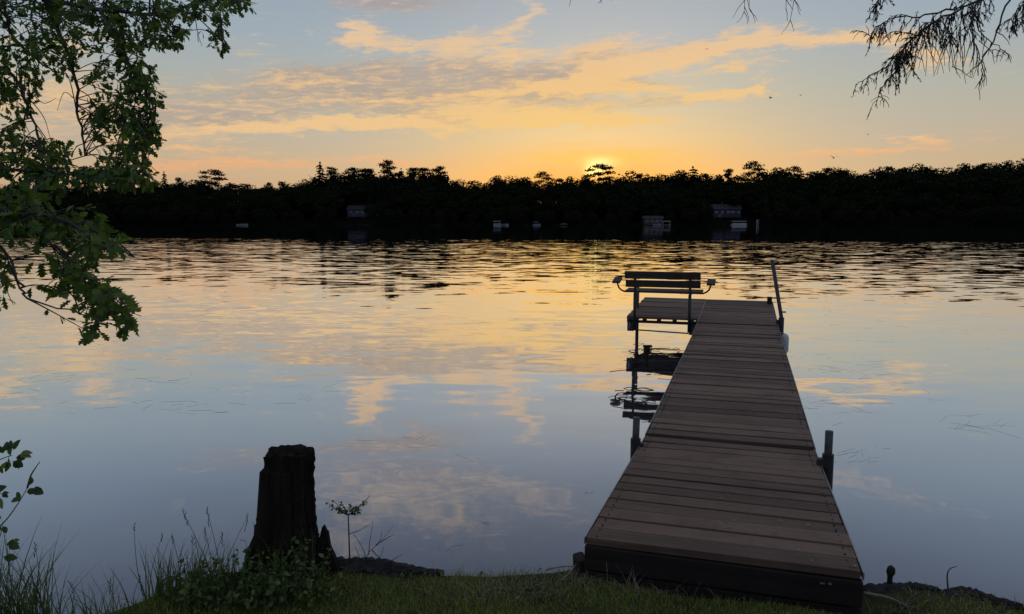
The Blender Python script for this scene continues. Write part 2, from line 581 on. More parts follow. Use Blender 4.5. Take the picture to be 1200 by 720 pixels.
# ------------------------------------------------------------------ lake and banks
BANK_Z = 0.37
SHORE = [(-400, 3.0), (-60, 4.5), (-20, 2.6), (-8, 3.1), (-4, 3.2)]
for q in ((60, 707), (120, 706), (165, 700), (200, 684), (260, 664), (330, 656), (400, 661), (470, 668), (520, 668), (560, 663), (620, 660), (690, 657), (850, 670), (1015, 681), (1060, 684), (1120, 689), (1200, 700)):
    v_ = on(q[0], q[1], BANK_Z)
    SHORE.append((v_.x, v_.y))
SHORE += [(4, 3.2), (8, 3.6), (20, 2.4), (60, 4.0), (400, 3.0)]


def shore_y(x):
    xs, ys = zip(*SHORE)
    return float(np.interp(x, xs, ys)) + 0.02 * math.sin(x * 7.1) + 0.012 * math.sin(x * 17.3 + 1)


def ground_z(x, y):
    d = shore_y(x) - y
    fs = x * 0.29861 + y * 0.95437
    fl_ = x * 0.95437 - y * 0.29861
    lip = 0.035 * math.exp(-((fs - 3.22) / 0.16) ** 2) * max(0, min(1, (fl_ + 0.9) * 4, (0.75 - fl_) * 4))
    z = BANK_Z + 0.018 * math.sin(x * 2.1 + y) * math.cos(y * 1.7) + 0.012 * math.sin(x * 9 + 3 * y)
    z += 0.04 * min(max(d - 0.5, 0), 60)
    z += lip
    if d < 0.10:
        k = (0.10 - d) / 0.30
        z -= 0.75 * max(k, 0) ** 1.4
    return z


def build_ground():
    xs = sorted(set(list(np.arange(-6, 6.01, 0.10)) + [-400, -200, -100, -60, -40, -30, -20, -15, -12, -10, -8, -7, 7, 8, 10, 12, 15, 20, 30, 40, 60, 100, 200, 400]))
    ds = [-0.6, -0.4, -0.28, -0.2, -0.14, -0.08, -0.02, 0.04, 0.1, 0.16, 0.24, 0.34, 0.5, 0.7, 1.0, 1.4, 2, 3, 5, 8, 14, 25, 50, 120]
    V, F = [], []
    for x in xs:
        for d in ds:
            y = shore_y(x) - d
            V.append((x, y, ground_z(x, y)))
    n = len(ds)
    for i in range(len(xs) - 1):
        for j in range(n - 1):
            F.append((i * n + j, i * n + j + 1, (i + 1) * n + j + 1, (i + 1) * n + j))
    o = link('ground', np_mesh('ground', V, F), soil_material(), smooth=True)
    tag(o, 'dark grassy bank along the near lake shore', 'ground', kind='structure')


build_ground()
wm = water_material()
o = MB().poly([(-900, -2, 0), (900, -2, 0), (900, 460, 0), (-900, 460, 0)]).build('lake_water', wm)
tag(o, 'calm lake reflecting the sunset sky', 'lake', kind='structure')

FAR_Y = 420.0


def far_shore_y(x):
    return FAR_Y + 3.0 * math.sin(x * 0.02) + 1.5 * math.sin(x * 0.07 + 2)


def far_z(x, y):
    d = y - far_shore_y(x)
    if d < 0:
        return d * 0.3
    z = min(d, 6) * 0.10 + max(min(d, 80) - 6, 0) * 0.19 + max(d - 80, 0) * 0.02
    return z + max(0, min(1, (x - 60) / 240)) * max(min(d, 80) - 8, 0) * 0.10


def build_far_ground():
    xs = [-1800, -1200, -900, -700] + list(np.arange(-560, 561, 20)) + [700, 900, 1200, 1800]
    ds = [-4, -1, 0, 1.5, 4, 8, 14, 22, 34, 50, 70, 90, 130, 250, 600, 1800]
    V = [(x, far_shore_y(x) + d, far_z(x, far_shore_y(x) + d)) for x in xs for d in ds]
    n = len(ds)
    F = [(i * n + j, (i + 1) * n + j, (i + 1) * n + j + 1, i * n + j + 1) for i in range(len(xs) - 1) for j in range(n - 1)]
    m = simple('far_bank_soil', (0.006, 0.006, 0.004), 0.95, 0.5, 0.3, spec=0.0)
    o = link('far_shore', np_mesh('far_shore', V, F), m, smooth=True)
    tag(o, 'wooded far shore of the lake rising behind the water', 'shore', kind='structure')


build_far_ground()

# ------------------------------------------------------------------ dock
AX = Vector((0.29861, 0.95437, 0))          # along the dock, away from the bank
CX = Vector((0.95437, -0.29861, 0))         # across it
S0, L0, W = 3.39, -0.685, 1.22
YAW = -math.atan2(0.29861, 0.95437)
DOCK_O = AX * S0 + CX * L0


def dk(x, y, z):
    """dock coordinates to the world"""
    return DOCK_O + CX * x + AX * y + Vector((0, 0, z))


def deck_z(y):
    if y < 2.32:
        return 0.583 + (0.437 - 0.583) * y / 2.32
    if y < 8.0:
        return 0.452
    return 0.452 + (0.585 - 0.452) * (y - 8.0) / 3.6


dock = thing('dock', 'long narrow dock of weathered brown planks running out from the bank into the lake', 'dock', DOCK_O, YAW)


def planks(y0, y1, x0, x1, name, zoff=0.0, pitch=0.1615, warp=0.0055, slope=None):
    mb = MB()
    n = int(round((y1 - y0) / pitch))
    p = (y1 - y0) / n
    for i in range(n):
        yc = y0 + (i + 0.5) * p
        za, zb = deck_z(yc - p / 2), deck_z(yc + p / 2)
        if slope is not None:
            za, zb = slope
        ang = math.atan2(zb - za, p)
        w = p - rnd.uniform(0.012, 0.026)
        th = 0.036
        roll = rnd.uniform(-1, 1) * 0.004
        Mx = Matrix.Rotation(ang + rnd.uniform(-.024, .024), 4, 'X') @ Matrix.Rotation(roll, 4, 'Y') @ Matrix.Rotation(rnd.uniform(-1, 1) * 0.0016, 4, 'Z')
        z = (za + zb) / 2 - th / 2 + rnd.uniform(-warp, warp) + zoff
        e0, e1 = rnd.uniform(-.004, .004), rnd.uniform(-.004, .004)
        mb.box(((x0 + x1 + e0 + e1) / 2, yc, z), (x1 - x0 + e1 - e0, w, th), Mx)
    return mb.build(name, M['deck'], dock, bevel=0.003)


planks(0.0, 2.31, 0, W, 'deck')
planks(2.345, 7.985, 0, W, 'deck')
planks(8.005, 11.6, 0, W, 'deck')
planks(9.21, 11.66, -1.205, -0.012, 'platform_deck')


def rail(x, y0, y1, h, name, mat, w=0.038, drop=0.04):
    z0, z1 = deck_z(y0 + 0.01) - drop, deck_z(y1 - 0.01) - drop
    mb = MB()
    b = len(mb.v)
    for yy, zz in ((y0, z0), (y1, z1)):
        mb.v += [(x - w / 2, yy, zz - h), (x + w / 2, yy, zz - h), (x + w / 2, yy, zz), (x - w / 2, yy, zz)]
    mb.f += [(0, 1, 2, 3), (7, 6, 5, 4), (0, 4, 5, 1), (1, 5, 6, 2), (2, 6, 7, 3), (3, 7, 4, 0)]
    return mb.build(name, mat, dock)


for (y0, y1) in ((0.05, 2.30), (2.36, 7.97), (8.02, 11.58)):
    for x in (0.045, W - 0.045):
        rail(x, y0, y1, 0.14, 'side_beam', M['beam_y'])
    # thin pale metallic strip along the plank ends
    for x in (-0.0085, W + 0.0085):
        rail(x, y0 - 0.04, y1, 0.035, 'edge_strip', M['alu'], 0.006, 0.002)
rail(-1.185, 9.25, 11.62, 0.07, 'side_beam', M['beam_y'])
rail(-0.035, 9.25, 11.62, 0.07, 'side_beam', M['beam_y'])
rail(-0.005, 9.22, 11.62, 0.03, 'edge_strip', M['alu'], 0.006, -0.003)
# end boards at the bank: two heavy planks, one above the other
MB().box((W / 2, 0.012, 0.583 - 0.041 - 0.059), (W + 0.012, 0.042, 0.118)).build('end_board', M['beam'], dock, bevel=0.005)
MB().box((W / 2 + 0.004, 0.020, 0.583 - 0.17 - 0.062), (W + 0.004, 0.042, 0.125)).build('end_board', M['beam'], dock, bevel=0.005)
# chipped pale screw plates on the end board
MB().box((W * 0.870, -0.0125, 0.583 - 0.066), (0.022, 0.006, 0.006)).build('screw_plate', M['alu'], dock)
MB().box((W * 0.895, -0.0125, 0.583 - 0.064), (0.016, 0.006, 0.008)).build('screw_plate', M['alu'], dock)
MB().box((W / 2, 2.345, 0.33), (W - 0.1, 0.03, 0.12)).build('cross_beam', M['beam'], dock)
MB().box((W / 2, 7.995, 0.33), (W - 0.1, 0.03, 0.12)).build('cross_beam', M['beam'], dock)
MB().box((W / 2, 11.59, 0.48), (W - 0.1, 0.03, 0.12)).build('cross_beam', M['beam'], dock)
# platform front: a shallow rail with spacer blocks under the planks, deeper brackets at the corners
zf = deck_z(9.21)
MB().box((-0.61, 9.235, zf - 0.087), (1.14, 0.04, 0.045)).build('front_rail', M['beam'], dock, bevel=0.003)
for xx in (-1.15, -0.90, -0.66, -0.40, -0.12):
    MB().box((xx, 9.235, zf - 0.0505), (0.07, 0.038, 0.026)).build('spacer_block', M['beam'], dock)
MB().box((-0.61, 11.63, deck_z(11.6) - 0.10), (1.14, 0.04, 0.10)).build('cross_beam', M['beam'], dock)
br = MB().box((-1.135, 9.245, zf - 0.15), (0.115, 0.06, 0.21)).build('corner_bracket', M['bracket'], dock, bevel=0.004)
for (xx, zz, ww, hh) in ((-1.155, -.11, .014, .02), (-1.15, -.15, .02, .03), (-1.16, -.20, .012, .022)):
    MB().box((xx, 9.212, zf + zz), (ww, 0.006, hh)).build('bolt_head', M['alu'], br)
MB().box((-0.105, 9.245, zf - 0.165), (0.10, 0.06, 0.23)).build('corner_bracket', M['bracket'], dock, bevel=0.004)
MB().tube([(-1.10, 9.26, zf - 0.235), (-0.12, 9.26, zf - 0.262)], 0.012, 8).build('brace_rod', M['pipe'], dock)


def leg(x, y, ztop, zcollar, r=0.024, lean=(0, 0), collar_h=0.3, arm=None):
    p = MB().tube([(x + lean[0], y + lean[1], ztop), (x, y, zcollar), (x, y, -0.9)], [r, r, r], 12).build('leg', M['pipe'], dock, smooth=True)
    c = MB().tube([(x, y, zcollar), (x, y, zcollar - collar_h)], r * 1.45, 12)
    if arm is not None:
        c.box(((x + arm) / 2, y, zcollar - collar_h * 0.5), (abs(arm - x), 0.05, collar_h * 0.8))
    c.build('sleeve', M['bracket'], p)
    return p


leg(-0.040, 2.00, deck_z(2.0) + 0.205, deck_z(2.0) + 0.045, 0.026, (0.004, 0), 0.30, 0.02)
leg(W + 0.050, 1.90, deck_z(1.9) + 0.235, deck_z(1.9) + 0.075, 0.026, (0.0, 0), 0.34, W - 0.02)
leg(-0.060, 8.95, 0.36, 0.30, 0.026, (0, 0), 0.2, 0.02)
leg(W + 0.055, 9.02, deck_z(9.0) + 0.10 + 0.90, deck_z(9.0) + 0.10, 0.030, (-0.17, 0.06), 0.36, W - 0.02)
leg(-1.165, 10.25, deck_z(10.25) + 0.44, deck_z(10.25) - 0.02, 0.030, (0, 0), 0.2, -1.15)
leg(-0.060, 11.3, 0.40, 0.36, 0.026, (0, 0), 0.2, 0.02)
# screw clamp on the tall pipe, and a stub post at the far corner
MB().tube([(W + 0.03, 9.03, deck_z(9) + 0.19), (W + 0.12, 9.03, deck_z(9) + 0.19)], 0.012, 8).build('clamp_screw', M['bracket'], dock)
MB().box((W - 0.06, 11.25, deck_z(11.25) + 0.055), (0.085, 0.09, 0.15)).build('corner_post', M['beam'], dock, bevel=0.006)

# fender hanging off the right-hand side of the dock
fp = dk(W + 0.075, 8.15, 0)
fender = thing('dock_fender', 'pale rounded fender hanging on the lake side of the dock below the tall pipe', 'fender', fp, YAW)
zf0 = deck_z(8.15)
MB().tube([(0, 0, zf0 - 0.00), (0, 0, zf0 - 0.02), (0, 0, zf0 - 0.06), (0, 0, zf0 - 0.24), (0, 0, zf0 - 0.28), (0, 0, zf0 - 0.30)], [0.02, 0.042, 0.056, 0.056, 0.042, 0.02], 14).build('bumper', M['vinyl'], fender, smooth=True)
MB().tube([(0, 0, zf0 - 0.005), (-0.03, 0, zf0 + 0.012), (-0.075, 0, zf0 + 0.010), (-0.12, 0, zf0 + 0.008)], 0.007, 6).build('rope', M['rope'], fender)

# ------------------------------------------------------------------ bench
bo = dk(-0.615, 9.20, deck_z(9.2))
bench = thing('bench', 'dark wooden bench with curved metal arms facing the lake on the dock platform', 'bench', bo, YAW)
BX = 0.455
tilt = Matrix.Rotation(R(9), 4, 'X')
MB().box((0.0, -0.045, 0.712), (1.25, 0.036, 0.126), tilt).build('back_board', M['bench'], bench, bevel=0.004)
MB().box((0.008, -0.020, 0.567), (1.235, 0.036, 0.116), tilt).build('back_board', M['bench'], bench, bevel=0.004)
st = MB()
for k, yy in enumerate((0.06, 0.205, 0.35)):
    st.box((0.01 + 0.003 * k, yy, 0.428 + 0.004 * k), (1.27, 0.135, 0.036))
st.build('seat', M['bench'], bench, bevel=0.004)
for sx in (-1, 1):
    x = sx * BX
    p = MB().tube([(x, -0.022, 0.76), (x, 0.005, 0.52), (x, 0.012, 0.40), (x, 0.012, 0.36)], 0.021, 8).tube([(x, 0.012, 0.39), (x, 0.012, -0.235)], 0.026, 8)
    p.build('post', M['bracket'], bench, smooth=True)
    MB().box((x, 0.20, 0.395), (0.04, 0.40, 0.03)).build('seat_bracket', M['bracket'], bench)
    a = MB().tube([(sx * 0.60, 0.16, 0.408), (sx * 0.66, 0.16, 0.410), (sx * 0.715, 0.16, 0.435), (sx * 0.755, 0.16, 0.475), (sx * 0.775, 0.16, 0.53), (sx * 0.782, 0.16, 0.585)], 0.0145, 8).build('arm', M['pipe'], bench, smooth=True)
    MB().box((sx * 0.785, 0.17, 0.60), (0.135, 0.30, 0.034), Matrix.Rotation(R(11), 4, 'X')).build('arm_rest', M['bench'], a, bevel=0.006)

# screw heads along both edges of the boards, too many to tell apart
sc_ = MB()
for (y0, y1, n) in ((0.0, 2.31, 14), (2.345, 7.985, 35)):
    p = (y1 - y0) / n
    for i in range(n):
        for x in (0.045, W - 0.045):
            for k in (-0.27, 0.27):
                y = y0 + (i + 0.5 + k) * p + rnd.uniform(-.004, .004)
                sc_.tube([(x + rnd.uniform(-.006, .006), y, deck_z(y) - 0.010), (x, y, deck_z(y) + 0.0045)], 0.0045, 6)
o = sc_.build('screw_heads', M['bracket'], dock)
o['kind'] = 'stuff'

# ------------------------------------------------------------------ leaf shapes
def oak_leaf_shape():
    ys = [0.0, 0.10, 0.20, 0.34, 0.42, 0.58, 0.64, 0.80, 0.85, 0.95, 1.0]
    ws = [0.012, 0.014, 0.10, 0.21, 0.09, 0.33, 0.13, 0.30, 0.14, 0.13, 0.0]
    V, F = [], []
    for y, w in zip(ys, ws):
        f = 0.05 if w > 0.18 else 0.0
        V += [(-w, y + f, 0.22 * w), (0, y, 0), (w, y + f, 0.22 * w)]
    for i in range(len(ys) - 1):
        a = i * 3
        F += [(a, a + 1, a + 4, a + 3), (a + 1, a + 2, a + 5, a + 4)]
    V = np.array(V)
    V[:, 2] -= 0.25 * (V[:, 1] ** 2)
    return V, np.array(F)


def oval_leaf_shape(wd=0.28):
    ys = [0.0, 0.12, 0.35, 0.6, 0.85, 1.0]
    ws = [0.01, 0.02, wd * 0.9, wd, wd * 0.55, 0.0]
    V, F = [], []
    for y, w in zip(ys, ws):
        V += [(-w, y, 0.3 * w), (0, y, 0), (w, y, 0.3 * w)]
    for i in range(len(ys) - 1):
        a = i * 3
        F += [(a, a + 1, a + 4, a + 3), (a + 1, a + 2, a + 5, a + 4)]
    V = np.array(V)
    V[:, 2] -= 0.3 * (V[:, 1] ** 2)
    return V, np.array(F)


class Leaves:
    """many leaves of one shape gathered into one crown mesh"""
    def __init__(self, shape):
        self.sv, self.sf = shape
        self.P, self.D, self.N, self.L = [], [], [], []

    def add(self, p, d, n, length):
        self.P.append(p)
        self.D.append(d)
        self.N.append(n)
        self.L.append(length)

    def build(self, name, mat, parent):
        P, D, N = (np.array([tuple(v) for v in a]) for a in (self.P, self.D, self.N))
        if parent is not None:
            P = P - np.array(parent.location)
        L = np.array(self.L)
        D /= np.linalg.norm(D, axis=1, keepdims=True) + 1e-9
        X = np.cross(D, N)
        X /= np.linalg.norm(X, axis=1, keepdims=True) + 1e-9
        Z = np.cross(X, D)
        B = np.stack([X, D, Z], axis=1)                     # rows
        wob = 1 + npr.uniform(-.25, .25, (len(P), 1))
        sv = np.repeat(self.sv[None], len(P), 0)
        sv[:, :, 0] *= wob
        V = np.einsum('nvk,nkj->nvj', sv, B) * L[:, None, None] + P[:, None, :]
        nv = self.sv.shape[0]
        F = (self.sf[None] + (np.arange(len(P)) * nv)[:, None, None])
        return link(name, np_mesh(name, V.reshape(-1, 3), F.reshape(-1, 4)), mat, parent, smooth=False)


def rv(s=1.0):
    return Vector((rnd.gauss(0, s), rnd.gauss(0, s), rnd.gauss(0, s)))


def smooth_path(pts, n=5):
    pts = [Vector(p) for p in pts]
    out = []
    for i in range(len(pts) - 1):
        p0, p1, p2, p3 = pts[max(i - 1, 0)], pts[i], pts[i + 1], pts[min(i + 2, len(pts) - 1)]
        for k in range(n):
            t = k / n
            out.append(0.5 * ((2 * p1) + (p2 - p0) * t + (2 * p0 - 5 * p1 + 4 * p2 - p3) * t * t + (3 * p1 - p0 - 3 * p2 + p3) * t ** 3))
    out.append(pts[-1])
    return out


def limb(mb, pts, r0, r1, n=6, rough=0.0):
    sp = smooth_path(pts)
    rr = [r0 + (r1 - r0) * (i / (len(sp) - 1)) ** 0.8 for i in range(len(sp))]
    if rough:
        sp = [p + rv(rough) if 0 < i < len(sp) - 1 else p for i, p in enumerate(sp)]
    mb.tube(sp, rr, n, cap=True)
    return sp


# ------------------------------------------------------------------ oak reaching in from the left
oak_base = Vector((-5.3, 2.5, 0.25))
oak = thing('oak_tree', 'leafy green oak whose lobed boughs hang over the water from the bank', 'tree', oak_base)
O = Vector((0, 0, 0)) - oak_base
tr = [Vector((-5.3, 2.5, 0.0)), Vector((-5.25, 2.7, 1.2)), Vector((-5.15, 3.0, 2.4)), Vector((-5.1, 3.4, 3.8)), Vector((-5.0, 3.6, 5.4)), Vector((-4.9, 3.8, 7.2))]
mb = MB()
limb(mb, [p + O for p in tr], 0.26, 0.10, 14, 0.01)
mb.tube([tr[0] + O + Vector((0, 0, -0.1)), tr[0] + O + Vector((0, 0, 0.12)), tr[0] + O + Vector((0, 0.02, 0.4))], [0.42, 0.33, 0.25], 14)
mb.build('trunk', M['bark'], oak, smooth=True)
T = {1: tr[3], 2: tr[2], 3: tr[4], 0: Vector((-5.2, 2.8, 1.8))}
skel = [
    (T[3], [(-200, -120, 6.4), (-60, -70, 6.3), (40, -10, 6.1), (72, 45, 6), (86, 95, 5.9), (90, 140, 5.8), (104, 188, 5.6)], 0.030, 0.006),
    (None, [(40, -10, 6.1), (115, 8, 5.9), (180, 8, 5.8), (240, 6, 5.6), (283, 8, 5.5)], 0.022, 0.005),
    (None, [(115, 8, 5.9), (148, 60, 5.8), (163, 110, 5.6), (180, 150, 5.5)], 0.018, 0.005),
    (T[1], [(-220, 20, 5.9), (-60, 60, 5.9), (10, 90, 5.9), (30, 120, 5.7), (40, 150, 5.6), (48, 180, 5.4)], 0.024, 0.005),
    (T[1], [(-220, 110, 5.1), (-40, 180, 5), (40, 203, 5), (110, 206, 5), (172, 210, 5)], 0.022, 0.004),
    (T[2], [(-230, 150, 4.2), (-60, 220, 4.2), (25, 248, 4.1), (68, 290, 4), (108, 330, 3.8), (150, 380, 3.7)], 0.016, 0.004),
    (None, [(-60, 220, 4.2), (2, 285, 4.1), (25, 330, 3.9), (50, 352, 3.8), (100, 372, 3.7)], 0.010, 0.003),
    (None, [(25, 248, 4.1), (70, 255, 4.0), (115, 278, 3.9), (148, 300, 3.8)], 0.014, 0.004),
    (None, [(-60, -70, 6.3), (0, 0, 6.3), (15, 40, 6.2), (40, 70, 6.1), (60, 78, 6.0)], 0.018, 0.005),
    (None, [(240, 6, 5.6), (252, 22, 5.55), (262, 50, 5.5)], 0.007, 0.003),
    (None, [(180, 8, 5.8), (190, 30, 5.7), (205, 48, 5.6)], 0.008, 0.003),
]
nodes = []
bm_ = MB()
for start, pts, r0, r1 in skel:
    P = [at(*q) + rv(0.02) for q in pts]
    if start is not None:
        P = [start] + P
    sp = limb(bm_, [p + O for p in P], r0, r1, 7, 0.006)
    nodes += [p - O for p in sp]
for k in range(2):                         # boughs on the far side of the trunk, outside the view
    a = 2.4 + k * 1.3
    e = tr[3] + Vector((math.cos(a) * 2.5, math.sin(a) * -2.0, 1.6))
    limb(bm_, [tr[3] + O, (tr[3] + e) / 2 + O + Vector((0, 0, .5)), e + O], 0.07, 0.02, 7, 0.01)
blobs_oak = [
    (25, 25, 55, 42, 6.2, 36), (105, 30, 55, 38, 6.0, 36), (165, 28, 42, 32, 5.8, 26), (222, 10, 36, 12, 5.6, 13), (272, 7, 20, 8, 5.5, 6),
    (258, 46, 9, 13, 5.5, 4), (200, 42, 16, 16, 5.6, 6), (15, 105, 34, 42, 6.0, 24), (50, 70, 40, 22, 5.9, 16), (138, 85, 40, 36, 5.8, 24),
    (168, 118, 24, 40, 5.6, 20), (178, 150, 10, 24, 5.5, 7), (112, 134, 24, 18, 5.8, 13), (130, 160, 40, 20, 5.6, 14), (20, 165, 32, 24, 5.4, 12), (62, 176, 26, 14, 5.4, 9),
    (150, 182, 32, 18, 5.3, 16), (90, 206, 74, 14, 5.0, 24), (28, 202, 40, 16, 5.0, 15), (152, 212, 32, 11, 5.0, 12),
    (30, 236, 44, 18, 4.3, 15), (85, 260, 46, 16, 4.1, 13), (122, 283, 24, 12, 3.9, 6), (22, 272, 30, 16, 4.2, 7), (84, 300, 34, 18, 3.9, 9),
    (110, 328, 28, 16, 3.8, 9), (66, 338, 18, 14, 3.8, 4), (122, 356, 26, 13, 3.7, 9), (152, 380, 12, 10, 3.7, 4), (8, 335, 10, 22, 4.4, 3), (108, 388, 10, 8, 3.7, 3),
    (-90, 40, 70, 90, 6.0, 30), (-90, 200, 70, 60, 5.0, 24), (-60, 280, 40, 40, 4.2, 8), (60, -60, 160, 30, 6.2, 40), (-250, -40, 90, 120, 5.6, 40)]
gaps = [(84, 132, 24, 26), (92, 160, 22, 18), (62, 110, 12, 14), (128, 58, 12, 6), (10, 138, 12, 10), (60, 300, 14, 8), (100, 330, 8, 6), (30, 155, 18, 9)]
LV = Leaves(oak_leaf_shape())
tw = MB()
nodes_v = np.array([tuple(p) for p in nodes])
for (cx, cy, rx, ry, Y, n) in blobs_oak:
    k = 0
    tries = 0
    n = int(n * 1.6) if cy < 225 else int(n * 1.35)
    while k < n and tries < 400:
        tries += 1
        a = rnd.uniform(0, 2 * math.pi)
        rr = math.sqrt(rnd.random())
        px, py = cx + rx * rr * math.cos(a), cy + ry * rr * math.sin(a)
        if any(((px - g[0]) / g[2]) ** 2 + ((py - g[1]) / g[3]) ** 2 < 1 for g in gaps):
            continue
        k += 1
        tip = at(px, py, Y + rnd.uniform(-0.45, 0.45))
        d2 = np.sum((nodes_v - np.array(tip)) ** 2, 1)
        cand = np.argsort(d2)[:4]
        base = nodes[int(rnd.choice(list(cand)))]
        dist = (tip - base).length
        if dist > 1.3:
            base = tip + (base - tip).normalized() * 0.5 + rv(0.05)
        mid = (base + tip) / 2 + Vector((0, 0, 0.12 * dist)) + rv(0.04 * dist)
        path = smooth_path([base, mid, tip], 4)
        tw.tube([p + O for p in path], [0.0048 - 0.0030 * i / 8 for i in range(len(path))], 4, cap=False)
        out = (path[-1] - path[-3]).normalized()
        nl = rnd.randint(7, 11)
        for j in range(nl):
            t = 0.45 + 0.55 * j / (nl - 1)
            f = t * (len(path) - 1)
            i0 = min(int(f), len(path) - 2)
            p = path[i0].lerp(path[i0 + 1], f - i0)
            d = (out * rnd.uniform(0.4, 1.0) + rv(0.55) + Vector((0, 0, -0.25))).normalized()
            nrm = (Vector((0, 0, 1)) + rv(0.55)).normalized()
            ln = rnd.uniform(0.055, 0.105) * (0.74 if py < 225 else 0.84)
            LV.add(p + d * 0.012, d, nrm, ln)
# a few bare dead twigs that show against the sky window
for (a, b, c) in [((35, 110, 5.7), (38, 140, 5.7), (30, 168, 5.6)), ((36, 118, 5.7), (52, 140, 5.6), (60, 168, 5.5)), ((40, 112, 5.7), (52, 122, 5.7), (66, 115, 5.6)),
                  ((86, 115, 5.9), (72, 116, 5.9), (67, 130, 5.9)), ((100, 150, 5.7), (112, 165, 5.6), (122, 190, 5.4)), ((20, 130, 5.7), (28, 152, 5.6), (38, 166, 5.5)),
                  ((150, 170, 5.4), (168, 190, 5.3), (186, 204, 5.2)), ((165, 165, 5.4), (175, 172, 5.4), (186, 177, 5.4)), ((228, 12, 5.6), (232, 40, 5.6), (237, 55, 5.6)), ((3, 318, 4.3), (4, 340, 4.3), (16, 358, 4.3))]:
    sp = smooth_path([at(*a), at(*b) + rv(0.03), at(*c)], 5)
    tw.tube([p + O for p in sp], [0.004 - 0.0028 * i / 10 for i in range(len(sp))], 4, cap=False)
bm_.build('branch', M['bark'], oak, smooth=True)
tw.build('twig', M['twig'], oak)['kind'] = 'stuff'
LV.build('crown', M['oak_leaf'], oak)

# ------------------------------------------------------------------ drooping conifer at the upper right
con_base = Vector((5.6, 2.2, 0.25))
con = thing('larch_tree', 'conifer with thin drooping half bare twigs reaching in at the top right', 'tree', con_base)
O = -con_base
ct = [Vector((5.6, 2.2, 0.0)), Vector((5.55, 2.3, 2.0)), Vector((5.5, 2.4, 4.0)), Vector((5.45, 2.5, 6.5)), Vector((5.4, 2.5, 9.5))]
mb = MB()
limb(mb, [p + O for p in ct], 0.24, 0.05, 14, 0.01)
mb.build('trunk', M['bark'], con, smooth=True)
NL = Leaves(oval_leaf_shape(0.10))
cb, ctw = MB(), MB()


def droop(p, d, length, fol, r=0.0022, curl=0.35):
    """one hanging twig, with or without needles"""
    pts = [p]
    q = p.copy()
    dd = d.normalized()
    n = 5
    for i in range(n):
        dd = (dd + Vector((0, 0, -curl)) + rv(0.16)).normalized()
        q = q + dd * (length / n)
        pts.append(q.copy())
    ctw.tube([v + O for v in pts], [r * (1 - 0.75 * i / n) + 0.0007 for i in range(len(pts))], 4, cap=False)
    if fol > 0:
        for k in range(int(length * 170 * fol)):
            f = rnd.uniform(0.1, 1) * n
            i0 = min(int(f), n - 1)
            pp = pts[i0].lerp(pts[i0 + 1], f - i0)
            d2 = ((pts[i0 + 1] - pts[i0]).normalized() * 0.8 + rv(0.35) + Vector((0, 0, -0.45))).normalized()
            NL.add(pp, d2, rv(1).normalized(), rnd.uniform(0.014, 0.030))
    return pts


def conifer_branch(pts, r0, r1, n, fol, lmin, lmax, f0=0.0, side=0.9, depth=1):
    P = [at(*q) if len(q) == 3 and not isinstance(q, Vector) else q for q in pts]
    sp = limb(cb, [p + O for p in P], r0, r1, 6, 0.005)
    sp = [p - O for p in sp]
    for k in range(n):
        f = (f0 + (1 - f0) * (k + rnd.random()) / n) * (len(sp) - 1)
        i0 = min(int(f), len(sp) - 2)
        p = sp[i0].lerp(sp[i0 + 1], f - i0)
        ax = (sp[i0 + 1] - sp[i0]).normalized()
        d = (ax * 0.7 + rv(side * 0.6) + Vector((0, 0, -0.35)))
        ln = rnd.uniform(lmin, lmax)
        w = droop(p, d, ln, fol if rnd.random() < 0.88 else 0, curl=0.22)
        if depth and rnd.random() < 0.7:
            for _ in range(2):
                q = w[rnd.randint(1, 3)]
                droop(q, rv(0.6) + Vector((0, 0, -0.5)), ln * rnd.uniform(0.35, 0.7), fol * rnd.choice([0, 1, 1]), 0.0014)
    return sp


cA = [Vector((5.5, 2.4, 3.9)), (1330, -70, 4.2), (1220, -30, 4.3), (1150, 0, 4.3), (1105, 20, 4.3), (1068, 48, 4.3), (1050, 66, 4.3)]
conifer_branch(cA, 0.009, 0.003, 62, 1.0, 0.08, 0.24, 0.45)
conifer_branch([(1050, 66, 4.3), (1036, 80, 4.3), (1018, 90, 4.3), (1002, 100, 4.3)], 0.004, 0.0015, 9, 0.25, 0.04, 0.10)
conifer_branch([(1052, 62, 4.3), (1048, 82, 4.3), (1036, 100, 4.3), (1026, 118, 4.3), (1020, 130, 4.3)], 0.0035, 0.0012, 8, 0.0, 0.04, 0.10, 0.3)
conifer_branch([(1120, 8, 4.3), (1085, 18, 4.35), (1050, 22, 4.4), (1030, 30, 4.4), (1022, 44, 4.4)], 0.006, 0.0015, 22, 0.7, 0.06, 0.16)
conifer_branch([(1150, 0, 4.3), (1138, 22, 4.2), (1140, 42, 4.2), (1148, 70, 4.2)], 0.005, 0.0015, 14, 0.0, 0.06, 0.18, 0.2)
conifer_branch([(1182, -12, 4.2), (1174, 22, 4.2), (1160, 55, 4.2), (1150, 74, 4.2), (1151, 96, 4.2)], 0.006, 0.0022, 8, 0.0, 0.06, 0.16, 0.25)
conifer_branch([(1140, 18, 4.3), (1152, 38, 4.3), (1168, 55, 4.3), (1182, 64, 4.3)], 0.004, 0.0015, 6, 0.0, 0.05, 0.10, 0.3)
conifer_branch([(1230, -40, 4.2), (1212, -12, 4.2), (1196, 8, 4.2), (1186, 24, 4.2)], 0.006, 0.002, 16, 0.8, 0.06, 0.16, 0.2)
for k in range(30):                       # bare hanging twigs below the main bough
    px = rnd.uniform(1075, 1150)
    p = at(px, 40 + (1150 - px) * -0.1 + rnd.uniform(-6, 10), 4.25)
    droop(p, Vector((rnd.uniform(-.3, .5), rnd.uniform(-.3, .3), -0.7)), rnd.uniform(0.12, 0.28), 0.0, 0.0018, 0.15)
